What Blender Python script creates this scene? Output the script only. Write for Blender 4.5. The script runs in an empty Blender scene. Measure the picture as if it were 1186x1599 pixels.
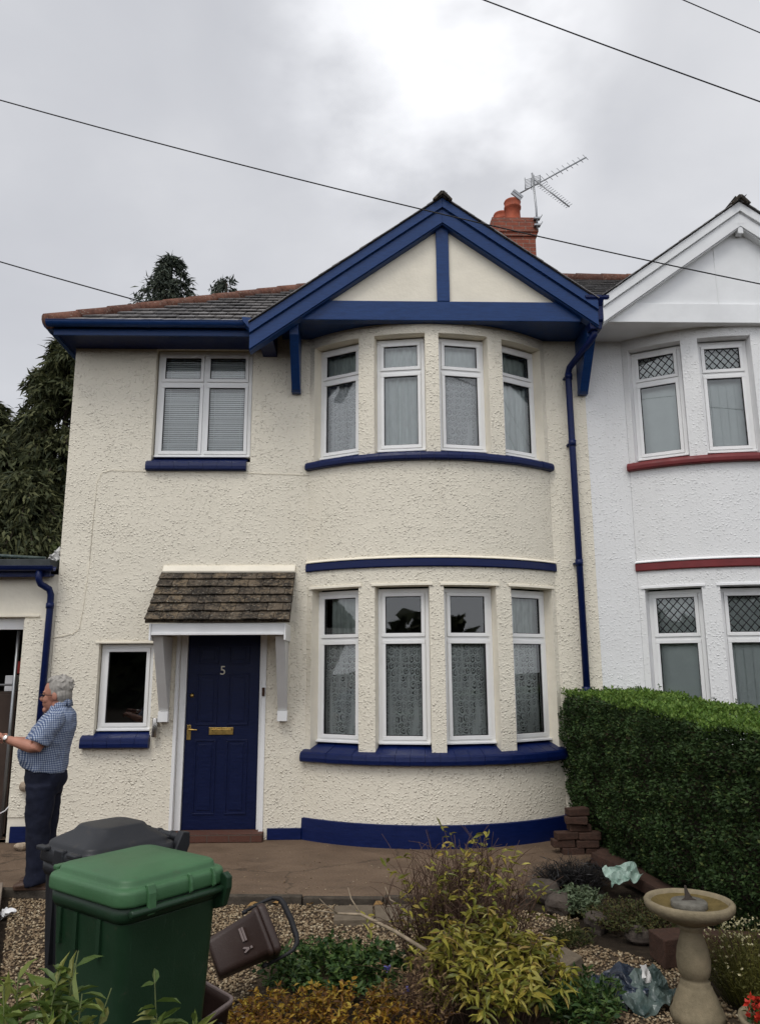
import bpy, math, random
import numpy as np
from mathutils import Vector, Matrix, Euler

scene = bpy.context.scene
COL = scene.collection
rad = math.radians

# ------------------------------------------------------------------ camera
cam_d = bpy.data.cameras.new("camera")
cam = bpy.data.objects.new("camera", cam_d)
COL.objects.link(cam)
cam_d.sensor_fit = 'VERTICAL'
cam_d.sensor_height = 36.0
cam_d.lens = 36.0 * 1196 / 1599
cam_d.clip_start = 0.05
cam_d.clip_end = 2000
def _cam_rot(p, y, r):
    cy, sy = math.cos(y), math.sin(y); cp, sp = math.cos(p), math.sin(p); cr, sr = math.cos(r), math.sin(r)
    A = Matrix(((cy, sy, 0), (-sy, cy, 0), (0, 0, 1)))
    P = Matrix(((1, 0, 0), (0, cp, sp), (0, -sp, cp)))
    Q = Matrix(((cr, 0, sr), (0, 1, 0), (-sr, 0, cr)))
    R = Q @ P @ A
    M = Matrix((R[0], R[2], -R[1])).transposed()
    return M.to_4x4()
cam.matrix_world = Matrix.Translation((0, -8.6, 1.77)) @ _cam_rot(rad(11.4608), rad(-1.6685), rad(-0.29))
scene.camera = cam

# ------------------------------------------------------------------ light
SUN_EL, SUN_AZ = 58.0, 205.0        # azimuth clockwise from +Y (north): behind the camera, a little left
world = bpy.data.worlds.new("World")
scene.world = world
world.use_nodes = True
wn = world.node_tree
wn.nodes.clear()
def _wnode(t, **k):
    n = wn.nodes.new(t)
    for a, b in k.items(): setattr(n, a, b)
    return n
w_out = _wnode('ShaderNodeOutputWorld')
w_bg = _wnode('ShaderNodeBackground')
w_bg.inputs['Strength'].default_value = 0.1
w_sky = _wnode('ShaderNodeTexSky', sky_type='NISHITA', sun_disc=False, sun_elevation=rad(SUN_EL), sun_rotation=rad(SUN_AZ))
w_tc = _wnode('ShaderNodeTexCoord')
w_map = _wnode('ShaderNodeMapping')
w_map.inputs['Scale'].default_value = (1.0, 1.0, 1.7)
w_map.inputs['Location'].default_value = (2.3, 0.55, 0.35)
w_n1 = _wnode('ShaderNodeTexNoise'); w_n1.inputs['Scale'].default_value = 2.1; w_n1.inputs['Detail'].default_value = 6
w_n1.inputs['Roughness'].default_value = 0.5; w_n1.inputs['Distortion'].default_value = 0.35
w_r1 = _wnode('ShaderNodeValToRGB')
e = w_r1.color_ramp.elements
e[0].position = 0.30; e[0].color = (0.54, 0.55, 0.59, 1)
e[1].position = 0.75; e[1].color = (0.76, 0.765, 0.79, 1)
el = w_r1.color_ramp.elements.new(0.50); el.color = (0.61, 0.62, 0.655, 1)
# thin bright place in the cloud deck, and a brighter overhead / southern deck
w_dot = _wnode('ShaderNodeVectorMath', operation='DOT_PRODUCT')
w_dot.inputs[1].default_value = Vector((0.085, 0.735, 0.67)).normalized()
w_g = _wnode('ShaderNodeMapRange', interpolation_type='SMOOTHERSTEP')
w_g.inputs['From Min'].default_value = 0.968; w_g.inputs['From Max'].default_value = 1.0
w_g.inputs['To Min'].default_value = 0.0; w_g.inputs['To Max'].default_value = 0.34
w_gm = _wnode('ShaderNodeMath', operation='MULTIPLY')
w_n2 = _wnode('ShaderNodeTexNoise'); w_n2.inputs['Scale'].default_value = 5.0; w_n2.inputs['Detail'].default_value = 5
w_n2r = _wnode('ShaderNodeMapRange'); w_n2r.inputs['From Min'].default_value = 0.36; w_n2r.inputs['From Max'].default_value = 0.60
w_sep = _wnode('ShaderNodeSeparateXYZ')
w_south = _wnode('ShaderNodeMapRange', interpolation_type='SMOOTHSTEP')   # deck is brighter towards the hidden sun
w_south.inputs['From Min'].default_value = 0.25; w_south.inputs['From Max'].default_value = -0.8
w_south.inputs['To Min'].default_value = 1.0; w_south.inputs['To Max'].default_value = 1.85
w_mul = _wnode('ShaderNodeVectorMath', operation='SCALE')
w_add = _wnode('ShaderNodeVectorMath', operation='ADD')
w_sc = _wnode('ShaderNodeVectorMath', operation='SCALE'); w_sc.inputs['Scale'].default_value = 7.8
w_mix = _wnode('ShaderNodeMix', data_type='RGBA'); w_mix.inputs['Factor'].default_value = 0.95
L = wn.links.new
L(w_tc.outputs['Generated'], w_map.inputs['Vector'])
L(w_map.outputs['Vector'], w_n1.inputs['Vector']); L(w_map.outputs['Vector'], w_n2.inputs['Vector'])
w_f = _wnode('ShaderNodeMath', operation='MULTIPLY_ADD'); w_f.inputs[1].default_value = 0.78
w_f2 = _wnode('ShaderNodeMath', operation='MULTIPLY'); w_f2.inputs[1].default_value = 0.24
L(w_n2.outputs['Fac'], w_f2.inputs[0]); L(w_n1.outputs['Fac'], w_f.inputs[0]); L(w_f2.outputs[0], w_f.inputs[2]); L(w_f.outputs[0], w_r1.inputs['Fac'])
L(w_tc.outputs['Generated'], w_dot.inputs[0]); L(w_dot.outputs['Value'], w_g.inputs['Value'])
L(w_n2.outputs['Fac'], w_n2r.inputs['Value'])
L(w_g.outputs['Result'], w_gm.inputs[0]); L(w_n2r.outputs['Result'], w_gm.inputs[1])
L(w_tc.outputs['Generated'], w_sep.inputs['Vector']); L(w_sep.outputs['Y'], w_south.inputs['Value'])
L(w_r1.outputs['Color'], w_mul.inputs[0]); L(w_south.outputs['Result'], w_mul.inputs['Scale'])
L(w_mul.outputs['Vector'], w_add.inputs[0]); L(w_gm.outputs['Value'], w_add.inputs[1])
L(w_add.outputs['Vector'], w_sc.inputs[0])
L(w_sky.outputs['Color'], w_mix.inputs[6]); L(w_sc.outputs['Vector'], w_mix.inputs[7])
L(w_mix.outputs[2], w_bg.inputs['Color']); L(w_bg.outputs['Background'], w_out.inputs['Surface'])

sun_d = bpy.data.lights.new("sun", 'SUN')
sun_d.energy = 1.0
sun_d.angle = rad(24)
sun_d.color = (1.0, 0.965, 0.91)
sun = bpy.data.objects.new("sun", sun_d)
COL.objects.link(sun)
_az = rad(SUN_AZ); _el = rad(SUN_EL)
_dir = Vector((math.sin(_az) * math.cos(_el), math.cos(_az) * math.cos(_el), math.sin(_el)))
sun.rotation_euler = _dir.to_track_quat('Z', 'Y').to_euler()
sun.location = _dir * 40

vs = scene.view_settings
vs.view_transform = 'Standard'; vs.look = 'None'; vs.gamma = 1.0; vs.use_curve_mapping = False
vs.exposure = 0.43
scene.cycles.max_bounces = 6
scene.cycles.transparent_max_bounces = 12
scene.cycles.caustics_reflective = False
scene.cycles.caustics_refractive = False

# ------------------------------------------------------------------ materials
class NT:
    """short hand for building a node material"""
    def __init__(s, name):
        s.m = bpy.data.materials.new(name); s.m.use_nodes = True
        s.t = s.m.node_tree; s.t.nodes.clear()
        s.out = s.n('ShaderNodeOutputMaterial')
    def n(s, t, ins=None, **k):
        x = s.t.nodes.new(t)
        for a, b in k.items(): setattr(x, a, b)
        if ins:
            for a, b in ins.items(): s.put(x, a, b)
        return x
    def put(s, x, a, b):
        if isinstance(b, bpy.types.NodeSocket): s.t.links.new(b, x.inputs[a])
        else: x.inputs[a].default_value = b
    def math(s, op, a, b=None, c=None):
        x = s.n('ShaderNodeMath', operation=op)
        for i, v in enumerate((a, b, c)):
            if v is not None: s.put(x, i, v)
        return x.outputs[0]
    def coord(s, kind='Object'):
        return s.n('ShaderNodeTexCoord').outputs[kind]
    def mapping(s, vec, scale=(1, 1, 1), rot=(0, 0, 0), loc=(0, 0, 0)):
        return s.n('ShaderNodeMapping', {'Vector': vec, 'Scale': scale, 'Rotation': rot, 'Location': loc}).outputs[0]
    def noise(s, vec, scale, detail=3, rough=0.5, dist=0.0):
        return s.n('ShaderNodeTexNoise', {'Vector': vec, 'Scale': scale, 'Detail': detail, 'Roughness': rough, 'Distortion': dist}).outputs['Fac']
    def vor(s, vec, scale, feature='F1', out='Distance', **k):
        return s.n('ShaderNodeTexVoronoi', {'Vector': vec, 'Scale': scale}, feature=feature, **k).outputs[out]
    def ramp(s, fac, stops, interp='LINEAR'):
        x = s.n('ShaderNodeValToRGB', {'Fac': fac})
        cr = x.color_ramp; cr.interpolation = interp
        while len(cr.elements) < len(stops): cr.elements.new(0.5)
        for el_, (p, c) in zip(cr.elements, stops):
            el_.position = p; el_.color = (*c, 1) if len(c) == 3 else c
        return x.outputs['Color']
    def mix(s, f, a, b, blend='MIX'):
        x = s.n('ShaderNodeMix', data_type='RGBA', blend_type=blend)
        s.put(x, 0, f)
        for i, v in ((6, a), (7, b)):
            s.put(x, i, v if isinstance(v, bpy.types.NodeSocket) else (*v, 1) if len(v) == 3 else v)
        return x.outputs[2]
    def rng(s, v, a, b, c, d):
        return s.n('ShaderNodeMapRange', {'Value': v, 'From Min': a, 'From Max': b, 'To Min': c, 'To Max': d}).outputs[0]
    def bump(s, h, dist=0.01, strength=1.0, normal=None):
        d = {'Height': h, 'Distance': dist, 'Strength': strength}
        if normal is not None: d['Normal'] = normal
        return s.n('ShaderNodeBump', d).outputs[0]
    def island(s):
        return s.n('ShaderNodeNewGeometry').outputs['Random Per Island']
    def pbr(s, col, rough=0.6, normal=None, spec=0.5, metal=0.0, **k):
        x = s.n('ShaderNodeBsdfPrincipled')
        s.put(x, 'Base Color', col if isinstance(col, bpy.types.NodeSocket) else (*col, 1))
        s.put(x, 'Roughness', rough); s.put(x, 'Metallic', metal); s.put(x, 'Specular IOR Level', spec)
        if normal is not None: s.put(x, 'Normal', normal)
        for a, b in k.items(): s.put(x, a, b)
        return x.outputs[0]
    def done(s, sh):
        s.t.links.new(sh, s.out.inputs['Surface']); return s.m

def m_render(name, col, depth=0.0094, dirt=True):
    """thrown roughcast render under thick paint"""
    t = NT(name); c = t.coord()
    w = t.n('ShaderNodeTexNoise', {'Vector': c, 'Scale': 34.0, 'Detail': 3}).outputs['Color']
    cw = t.n('ShaderNodeVectorMath', {0: c, 1: t.n('ShaderNodeVectorMath', {0: w, 'Scale': 0.032}, operation='SCALE').outputs[0]}, operation='ADD').outputs[0]
    def dabs(scale, lo, hi, stretch=(1, 1, 1)):
        v = t.n('ShaderNodeTexVoronoi', {'Vector': t.mapping(cw, stretch), 'Scale': scale}, feature='F1')
        d = t.n('ShaderNodeMapRange', {'Value': v.outputs['Distance'], 'From Min': lo, 'From Max': hi, 'To Min': 0.0, 'To Max': 1.0}, interpolation_type='SMOOTHSTEP').outputs[0]
        r = t.n('ShaderNodeSeparateColor', {0: v.outputs['Color']}).outputs[0]
        return t.math('MULTIPLY', d, t.math('POWER', r, 0.9))
    patch = t.noise(c, 2.3, 3)
    amp = t.rng(patch, 0.35, 0.65, 0.6, 1.15)
    h = t.math('ADD', t.math('MULTIPLY', dabs(30.0, 0.52, 0.12, (1, 1, 1.25)), 1.0), t.math('MULTIPLY', dabs(58.0, 0.5, 0.1), 0.45))
    h = t.math('ADD', t.math('MULTIPLY', h, amp), t.math('MULTIPLY', t.noise(c, 9, 4, 0.6), 0.6))
    b = t.bump(h, depth, 1.0)
    tone = t.ramp(t.noise(c, 1.1, 5, 0.6), [(0.3, [x * 0.93 for x in col]), (0.7, col)])
    if dirt:
        sp = t.ramp(t.noise(t.mapping(c, (9, 9, 5)), 6.0, 4, 0.7), [(0.69, (1, 1, 1)), (0.76, (0.70, 0.66, 0.60))])
        tone = t.mix(1.0, tone, sp, 'MULTIPLY')
        st_ = t.rng(t.noise(t.mapping(c, (5, 5, 0.35)), 2.2, 5, 0.6), 0.52, 0.75, 0.0, 0.16)
        tone = t.mix(st_, tone, [x * .72 for x in (col[0], col[1] * .97, col[2] * .92)])
    return t.done(t.pbr(tone, 0.75, b, 0.25))
def m_plain(name, col, rough=0.5, spec=0.4, nscale=6.0, var=0.12, bump=0.0015, bscale=40.0, metal=0.0, stretch=(1, 1, 1)):
    t = NT(name); c = t.mapping(t.coord(), stretch)
    tone = t.ramp(t.noise(c, nscale, 5, 0.6), [(0.3, [x * (1 - var) for x in col]), (0.7, [min(1, x * (1 + var)) for x in col])])
    b = t.bump(t.noise(c, bscale, 3, 0.6), bump, 1.0)
    r = t.rng(t.noise(c, nscale * 1.7, 3), 0.3, 0.7, rough * 0.85, min(1, rough * 1.2))
    return t.done(t.pbr(tone, r, b, spec, metal))

def m_paint(name, col, rough=0.38, wear=0.5):
    """brushed gloss paint with dull, chalky and chipped places"""
    t = NT(name); c = t.coord()
    br = t.noise(t.mapping(c, (1.0, 1.0, 7.0)), 9.0, 5, 0.65)
    chalk = t.rng(t.noise(c, 2.6, 6, 0.7), 0.48, 0.72, 0.0, wear)
    col2 = t.ramp(br, [(0.3, [x * .8 for x in col]), (0.7, [x * 1.2 for x in col])])
    col2 = t.mix(chalk, col2, [x * 1.5 + .006 for x in col])
    chip = t.rng(t.noise(c, 38.0, 5, 0.75), 0.735, 0.76, 0.0, 0.55)
    col2 = t.mix(chip, col2, (0.22, 0.21, 0.19))
    r = t.math('ADD', t.math('MULTIPLY', chalk, 0.3), t.rng(br, .3, .7, rough * .8, rough * 1.15))
    return t.done(t.pbr(col2, r, t.bump(t.math('ADD', br, t.math('MULTIPLY', t.noise(c, 30, 3), .6)), 0.0016), 0.26))
def m_bin(name, col, fade=0.45):
    """moulded plastic: sun fade in broad patches, fine scratches, dried dirt"""
    t = NT(name); c = t.coord()
    f = t.rng(t.noise(c, 3.0, 6, 0.65), 0.38, 0.70, 0.0, fade)
    tone = t.mix(f, col, [x * 1.55 + .012 for x in col])
    scr = t.rng(t.noise(t.mapping(c, (40, 40, 2.0), (0.35, 0.2, 0.5)), 3.0, 3, 0.6), 0.66, 0.71, 0.0, 0.35)
    scr2 = t.rng(t.noise(t.mapping(c, (2.5, 30, 30), (0.1, 0.5, 0.9)), 3.0, 3, 0.6), 0.68, 0.73, 0.0, 0.3)
    tone = t.mix(t.math('MAXIMUM', scr, scr2), tone, [x * 1.9 + .03 for x in col])
    drt = t.rng(t.noise(c, 14.0, 6, 0.75), 0.60, 0.78, 0.0, 0.55)
    tone = t.mix(drt, tone, (0.075, 0.062, 0.045))
    return t.done(t.pbr(tone, t.rng(f, 0, .5, .42, .62), t.bump(t.noise(c, 160, 2), .0006), .4))

CREAM = (0.80, 0.745, 0.62)
WHITE = (0.80, 0.80, 0.79)
M = {}
M['cream_rough'] = m_render('cream_roughcast', CREAM)
M['cream'] = m_plain('cream_smooth_render', CREAM, 0.7, 0.25, 3, 0.06, 0.004, 22)
M['white_rough'] = m_render('white_roughcast', WHITE, 0.0055)
M['white_wall'] = m_plain('white_smooth_render', (0.80, 0.80, 0.80), 0.7, 0.25, 3, 0.05, 0.003, 22)
M['white_board'] = m_plain('white_painted_board', (0.76, 0.77, 0.77), 0.5, 0.4, 2.5, 0.06, 0.001, 15)
M['upvc'] = m_plain('white_plastic_frame', (0.80, 0.80, 0.79), 0.32, 0.5, 3, 0.04, 0.0003, 10)
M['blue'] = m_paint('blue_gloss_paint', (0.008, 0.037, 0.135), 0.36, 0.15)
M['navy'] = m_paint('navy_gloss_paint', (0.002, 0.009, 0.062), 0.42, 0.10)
M['door_blue'] = m_paint('door_blue_paint', (0.0015, 0.006, 0.038), 0.45, 0.06)
M['maroon'] = m_plain('dark_red_paint', (0.155, 0.020, 0.022), 0.5, 0.35, 5, 0.18, 0.0012, 25)
M['grey_paint'] = m_plain('grey_white_paint', (0.60, 0.59, 0.57), 0.55, 0.35, 5, 0.06, 0.001, 25)
M['rubber'] = m_plain('dark_gasket', (0.018, 0.018, 0.02), 0.6, 0.3)
M['steel'] = m_plain('dull_aluminium', (0.30, 0.31, 0.32), 0.42, 0.5, 8, 0.15, 0.0005, 40, 0.85)
M['chrome'] = m_plain('brushed_steel', (0.55, 0.53, 0.50), 0.25, 0.5, 8, 0.1, 0.0002, 40, 1.0)
M['brass'] = m_plain('worn_brass', (0.62, 0.42, 0.14), 0.30, 0.5, 20, 0.15, 0.0004, 60, 1.0)
M['black_plastic'] = m_bin('black_bin_plastic', (0.013, 0.014, 0.017), .3)
M['green_plastic'] = m_bin('green_lid_plastic', (0.040, 0.110, 0.045), .5)
M['green_body'] = m_bin('dark_green_bin_plastic', (0.007, 0.028, 0.011), .3)
M['brown_plastic'] = m_bin('brown_caddy_plastic', (0.034, 0.019, 0.015), .4)
M['grey_rim'] = m_plain('faded_rim_plastic', (0.17, 0.13, 0.12), 0.5, 0.4)
M['wire'] = m_plain('black_cable', (0.02, 0.02, 0.022), 0.6, 0.3)
M['dark'] = m_plain('dark_interior', (0.02, 0.02, 0.02), 0.9, 0.1)  # near-black colour carries the shade of unlit rooms; reused for the eyes
M['felt'] = m_plain('grey_roofing_felt', (0.055, 0.06, 0.062), 0.9, 0.2, 9, 0.2, 0.003, 80)
M['wood'] = m_plain('weathered_grey_timber', (0.20, 0.16, 0.125), 0.85, 0.2, 9, 0.3, 0.004, 40, 0, (1, 0.1, 1))
M['cupboard'] = m_plain('dark_brown_board', (0.055, 0.035, 0.026), 0.6, 0.3, 5, 0.25, 0.001, 30)
M['red'] = m_plain('red_plastic', (0.42, 0.03, 0.02), 0.45, 0.4)
M['paper'] = m_plain('white_paper', (0.72, 0.72, 0.72), 0.8, 0.2)
M['ceramic_number'] = m_plain('pale_number_plate', (0.66, 0.62, 0.50), 0.35, 0.5)

def m_glass():
    t = NT('window_glass')
    fr = t.n('ShaderNodeFresnel', {'IOR': 1.5}).outputs[0]
    f = t.math('MINIMUM', t.math('MULTIPLY', fr, 2.5), 1.0)
    wob = t.bump(t.noise(t.coord(), 1.6, 1), 0.004, 0.6)
    g = t.n('ShaderNodeBsdfGlossy', {'Color': (0.95, 0.97, 0.97, 1), 'Roughness': 0.015, 'Normal': wob}).outputs[0]
    tr = t.n('ShaderNodeBsdfTransparent', {'Color': (0.95, 0.975, 0.965, 1)}).outputs[0]
    return t.done(t.n('ShaderNodeMixShader', {0: f, 1: tr, 2: g}).outputs[0])
M['glass'] = m_glass()

def m_cloth(name, col, alpha_lo, alpha_hi=1.0, lace=None):
    """net curtain: folds are geometry, the weave and the scroll lace are holes in the cloth"""
    t = NT(name); c = t.coord()
    if lace:
        wv = t.n('ShaderNodeTexNoise', {'Vector': t.mapping(c, (1, 0.01, 1)), 'Scale': 7.0, 'Detail': 2}).outputs['Color']
        c2 = t.n('ShaderNodeVectorMath', {0: c, 1: t.n('ShaderNodeVectorMath', {0: wv, 'Scale': 0.10}, operation='SCALE').outputs[0]}, operation='ADD').outputs[0]
        s = t.n('ShaderNodeSeparateXYZ', {0: c2})
        p = lace
        row = t.math('FLOOR', t.math('DIVIDE', s.outputs[2], p))
        fz = t.math('SUBTRACT', t.math('FRACT', t.math('DIVIDE', s.outputs[2], p)), 0.5)
        fx = t.math('SUBTRACT', t.math('FRACT', t.math('ADD', t.math('DIVIDE', s.outputs[0], p * 0.92), t.math('MULTIPLY', row, 0.5))), 0.5)
        r = t.math('SQRT', t.math('ADD', t.math('MULTIPLY', fx, fx), t.math('MULTIPLY', fz, fz)))
        th = t.math('ARCTAN2', fz, fx)
        sp = t.math('SINE', t.math('ADD', t.math('MULTIPLY', r, 19.0), th))
        wob = t.math('MULTIPLY', t.math('SUBTRACT', t.noise(c, 60, 2), 0.5), 1.6)
        pat = t.math('MAXIMUM', t.math('ADD', sp, wob), t.rng(r, 0.42, 0.56, -1.0, 0.9))
        gath = t.rng(t.noise(t.mapping(c, (1, 0.01, 0.12)), 17.0, 3, .6), 0.36, 0.60, 0.02, 0.98)
        a = t.math('MAXIMUM', t.rng(pat, -0.35, 0.55, alpha_lo, alpha_hi), t.math('MAXIMUM', gath, alpha_lo))
    else:
        a = t.rng(t.noise(t.mapping(c, (1, 1, 0.25)), 30, 2), 0.35, 0.65, alpha_lo, alpha_hi)
    d = t.n('ShaderNodeBsdfDiffuse', {'Color': (*col, 1)}).outputs[0]
    tl = t.n('ShaderNodeBsdfTranslucent', {'Color': (*col, 1)}).outputs[0]
    sh = t.n('ShaderNodeMixShader', {0: 0.1, 1: d, 2: tl}).outputs[0]
    tr = t.n('ShaderNodeBsdfTransparent').outputs[0]
    return t.done(t.n('ShaderNodeMixShader', {0: a, 1: tr, 2: sh}).outputs[0])
M['lace'] = m_cloth('lace_net', (0.88, 0.91, 0.89), 0.22, 1.0, 0.068)
M['lace_dense'] = m_cloth('dense_lace_net', (0.82, 0.83, 0.84), 0.62, 1.0, 0.072)
M['net'] = m_cloth('plain_net', (0.86, 0.92, 0.90), 0.9, 1.0)
M['net_dim'] = m_cloth('dim_net', (0.55, 0.61, 0.57), 0.70, 0.95)
M['blind'] = m_plain('pale_blind', (0.80, 0.83, 0.83), 0.55, 0.3, 3, 0.04)
M['vblind'] = m_plain('vertical_blind_cloth', (0.78, 0.84, 0.82), 0.8, 0.2, 3, 0.06)

def m_slate(name, cols, moss=0.4, rough=0.6):
    t = NT(name); c = t.coord(); r = t.island()
    base = t.ramp(r, [(0.0, cols[0]), (0.5, cols[1]), (1.0, cols[2])])
    n = t.math('ADD', t.math('MULTIPLY', t.noise(c, 26, 6, 0.7), .6), t.math('MULTIPLY', t.noise(c, 5, 3, 0.6), .4))
    tone = t.mix(t.rng(n, 0.44, 0.56, 0.0, moss), base, [x * 0.22 for x in cols[0]])
    lich = t.rng(t.noise(c, 42, 4, 0.65), 0.60, 0.66, 0.0, 0.6)
    tone = t.mix(lich, tone, (0.36, 0.34, 0.28))
    return t.done(t.pbr(tone, rough, t.bump(t.noise(c, 70, 4), 0.004), 0.35))
M['slate'] = m_slate('grey_slate', [(0.15, 0.145, 0.145), (0.195, 0.185, 0.18), (0.245, 0.23, 0.22)], 0.45, 0.55)
M['porch_tile'] = m_slate('mossy_brown_tile', [(0.085, 0.066, 0.047), (0.115, 0.088, 0.060), (0.165, 0.122, 0.075)], 1.0, 0.85)
M['terracotta'] = m_slate('terracotta_ridge', [(0.165, 0.070, 0.046), (0.20, 0.088, 0.056), (0.14, 0.062, 0.043)], 0.55, 0.85)
M['pot'] = m_plain('terracotta_pot', (0.34, 0.085, 0.045), 0.75, 0.25, 7, 0.25, 0.003, 40)

def m_brick(name, c1, c2, mortar):
    t = NT(name); c = t.coord()
    s = t.n('ShaderNodeSeparateXYZ', {0: c})
    v = t.n('ShaderNodeCombineXYZ', {0: t.math('ADD', s.outputs[0], s.outputs[1]), 1: s.outputs[2]}).outputs[0]
    b = t.n('ShaderNodeTexBrick', {'Vector': v, 'Color1': (*c1, 1), 'Color2': (*c2, 1), 'Mortar': (*mortar, 1), 'Scale': 1.0,
            'Mortar Size': 0.006, 'Mortar Smooth': 0.3, 'Bias': 0.0, 'Brick Width': 0.225, 'Row Height': 0.075})
    tone = t.mix(t.rng(t.noise(c, 14, 5, 0.65), 0.4, 0.7, 0.0, 0.55), b.outputs['Color'], (0.09, 0.05, 0.04))
    h = t.math('SUBTRACT', t.math('MULTIPLY', t.noise(c, 60, 4), 0.5), b.outputs['Fac'])
    return t.done(t.pbr(tone, 0.85, t.bump(h, 0.008), 0.2))
M['brick'] = m_brick('chimney_brick', (0.30, 0.085, 0.05), (0.23, 0.07, 0.045), (0.30, 0.22, 0.18))
def m_stone(name, cols, scale=18, rough=0.9, bump=0.006, spec=0.2):
    t = NT(name); c = t.coord(); r = t.island()
    base = t.ramp(r, [(0.0, cols[0]), (1.0, cols[1])])
    tone = t.mix(t.rng(t.noise(c, scale, 6, 0.7), 0.40, 0.66, 0.0, 0.75), base, cols[2])
    return t.done(t.pbr(tone, rough, t.bump(t.noise(c, scale * 3, 5, 0.7), bump), spec))
M['old_brick'] = m_stone('old_red_brick', [(0.062, 0.034, 0.025), (0.09, 0.048, 0.034), (0.034, 0.023, 0.018)])
M['sundial'] = m_stone('cast_stone', [(0.255, 0.21, 0.135), (0.255, 0.21, 0.135), (0.15, 0.125, 0.08)], 9)
M['bowl_algae'] = m_stone('algae_stone', [(0.15, 0.11, 0.04), (0.15, 0.11, 0.04), (0.075, 0.055, 0.02)], 14)
M['lead'] = m_stone('grey_dial_stone', [(0.17, 0.16, 0.135), (0.17, 0.16, 0.135), (0.10, 0.095, 0.08)], 25)
M['rock'] = m_stone('dark_garden_rock', [(0.075, 0.06, 0.05), (0.11, 0.09, 0.075), (0.035, 0.03, 0.025)], 10)
M['pale_rock'] = m_stone('pale_cobble', [(0.42, 0.34, 0.25), (0.5, 0.42, 0.32), (0.25, 0.19, 0.14)], 10)
M['slab'] = m_stone('buff_paving_slab', [(0.155, 0.125, 0.090), (0.17, 0.135, 0.10), (0.105, 0.085, 0.06)], 12)
M['red_tile'] = m_brick('quarry_tile', (0.105, 0.045, 0.032), (0.085, 0.038, 0.028), (0.10, 0.075, 0.06))

def m_path():
    t = NT('brown_concrete_path'); c = t.coord()
    st = t.noise(t.mapping(c, (0.8, 1.3, 1)), 2.2, 7, 0.68)
    col = t.ramp(st, [(0.28, (0.112, 0.076, 0.050)), (0.55, (0.170, 0.118, 0.080)), (0.8, (0.222, 0.162, 0.112))])
    fine = t.ramp(t.noise(c, 60, 4, 0.7), [(0.35, (0.72, 0.70, 0.68)), (0.68, (1.12, 1.12, 1.12))])
    col = t.mix(1.0, col, fine, 'MULTIPLY')
    dmp = t.rng(t.noise(t.mapping(c, (1, 1.4, 1)), 1.3, 6, 0.7), 0.52, 0.66, 0.0, 0.5)
    col = t.mix(dmp, col, (0.055, 0.040, 0.029))
    crk = t.rng(t.n('ShaderNodeTexVoronoi', {'Vector': t.n('ShaderNodeVectorMath', {0: c, 1: t.n('ShaderNodeVectorMath', {0: t.n('ShaderNodeTexNoise', {'Vector': c, 'Scale': 5.0, 'Detail': 5}).outputs['Color'], 'Scale': .25}, operation='SCALE').outputs[0]}, operation='ADD').outputs[0], 'Scale': 0.42}, feature='DISTANCE_TO_EDGE').outputs['Distance'], 0.002, 0.006, 0.45, 0.0)
    col = t.mix(crk, col, (0.022, 0.018, 0.013))
    spots = t.rng(t.vor(c, 9.0), 0.035, 0.055, 0.7, 0.0)
    col = t.mix(spots, col, (0.03, 0.022, 0.016))
    return t.done(t.pbr(col, t.rng(st, 0.3, 0.7, 0.62, 0.85), t.bump(t.noise(c, 45, 6, 0.7), 0.006), 0.25))
M['path'] = m_path()
M['kerb'] = m_stone('dark_kerb', [(0.075, 0.062, 0.048), (0.09, 0.075, 0.058), (0.03, 0.025, 0.02)], 12)
def m_ground(name, a, b, c3, sc=10):
    t = NT(name); c = t.coord()
    col = t.ramp(t.noise(c, sc, 8, 0.7), [(0.3, a), (0.55, b), (0.75, c3)])
    return t.done(t.pbr(col, 0.95, t.bump(t.noise(c, sc * 3, 6, 0.7), 0.02), 0.15))
M['soil'] = m_ground('garden_soil', (0.018, 0.013, 0.009), (0.035, 0.026, 0.018), (0.06, 0.045, 0.03))
M['gravel_bed'] = m_ground('gravel_bed', (0.06, 0.042, 0.028), (0.11, 0.08, 0.055), (0.17, 0.13, 0.09), 40)
def m_pebble():
    t = NT('pea_gravel'); r = t.island(); c = t.coord()
    col = t.ramp(r, [(0.0, (0.09, 0.060, 0.034)), (0.3, (0.19, 0.13, 0.074)), (0.6, (0.26, 0.19, 0.112)), (0.85, (0.34, 0.265, 0.165)), (1.0, (0.46, 0.39, 0.27))])
    return t.done(t.pbr(col, 0.7, None, 0.3))
M['pebble'] = m_pebble()

def m_leaf(name, stops, rough=0.5, trans=0.25, spec=0.35):
    t = NT(name); r = t.island()
    col = t.ramp(r, stops)
    big = t.noise(t.coord(), 3.0, 3)
    col = t.mix(1.0, col, t.ramp(big, [(0.3, (0.72, 0.72, 0.72)), (0.7, (1.2, 1.2, 1.2))]), 'MULTIPLY')
    p = t.pbr(col, rough, None, spec)
    tl = t.n('ShaderNodeBsdfTranslucent', {'Color': col}).outputs[0]
    return t.done(t.n('ShaderNodeMixShader', {0: trans, 1: p, 2: tl}).outputs[0])
M['conifer'] = m_leaf('conifer_spray', [(0.0, (0.026, 0.034, 0.016)), (0.5, (0.060, 0.070, 0.030)), (1.0, (0.115, 0.118, 0.050))], 0.7, 0.15, 0.2)
M['conifer_far'] = m_leaf('grey_conifer_spray', [(0.0, (0.032, 0.042, 0.034)), (0.5, (0.055, 0.070, 0.052)), (1.0, (0.09, 0.105, 0.07))], 0.7, 0.15, 0.2)
M['bush'] = m_leaf('bright_bush_leaf', [(0.0, (0.03, 0.05, 0.014)), (1.0, (0.09, 0.11, 0.03))], 0.6, 0.25)
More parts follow.
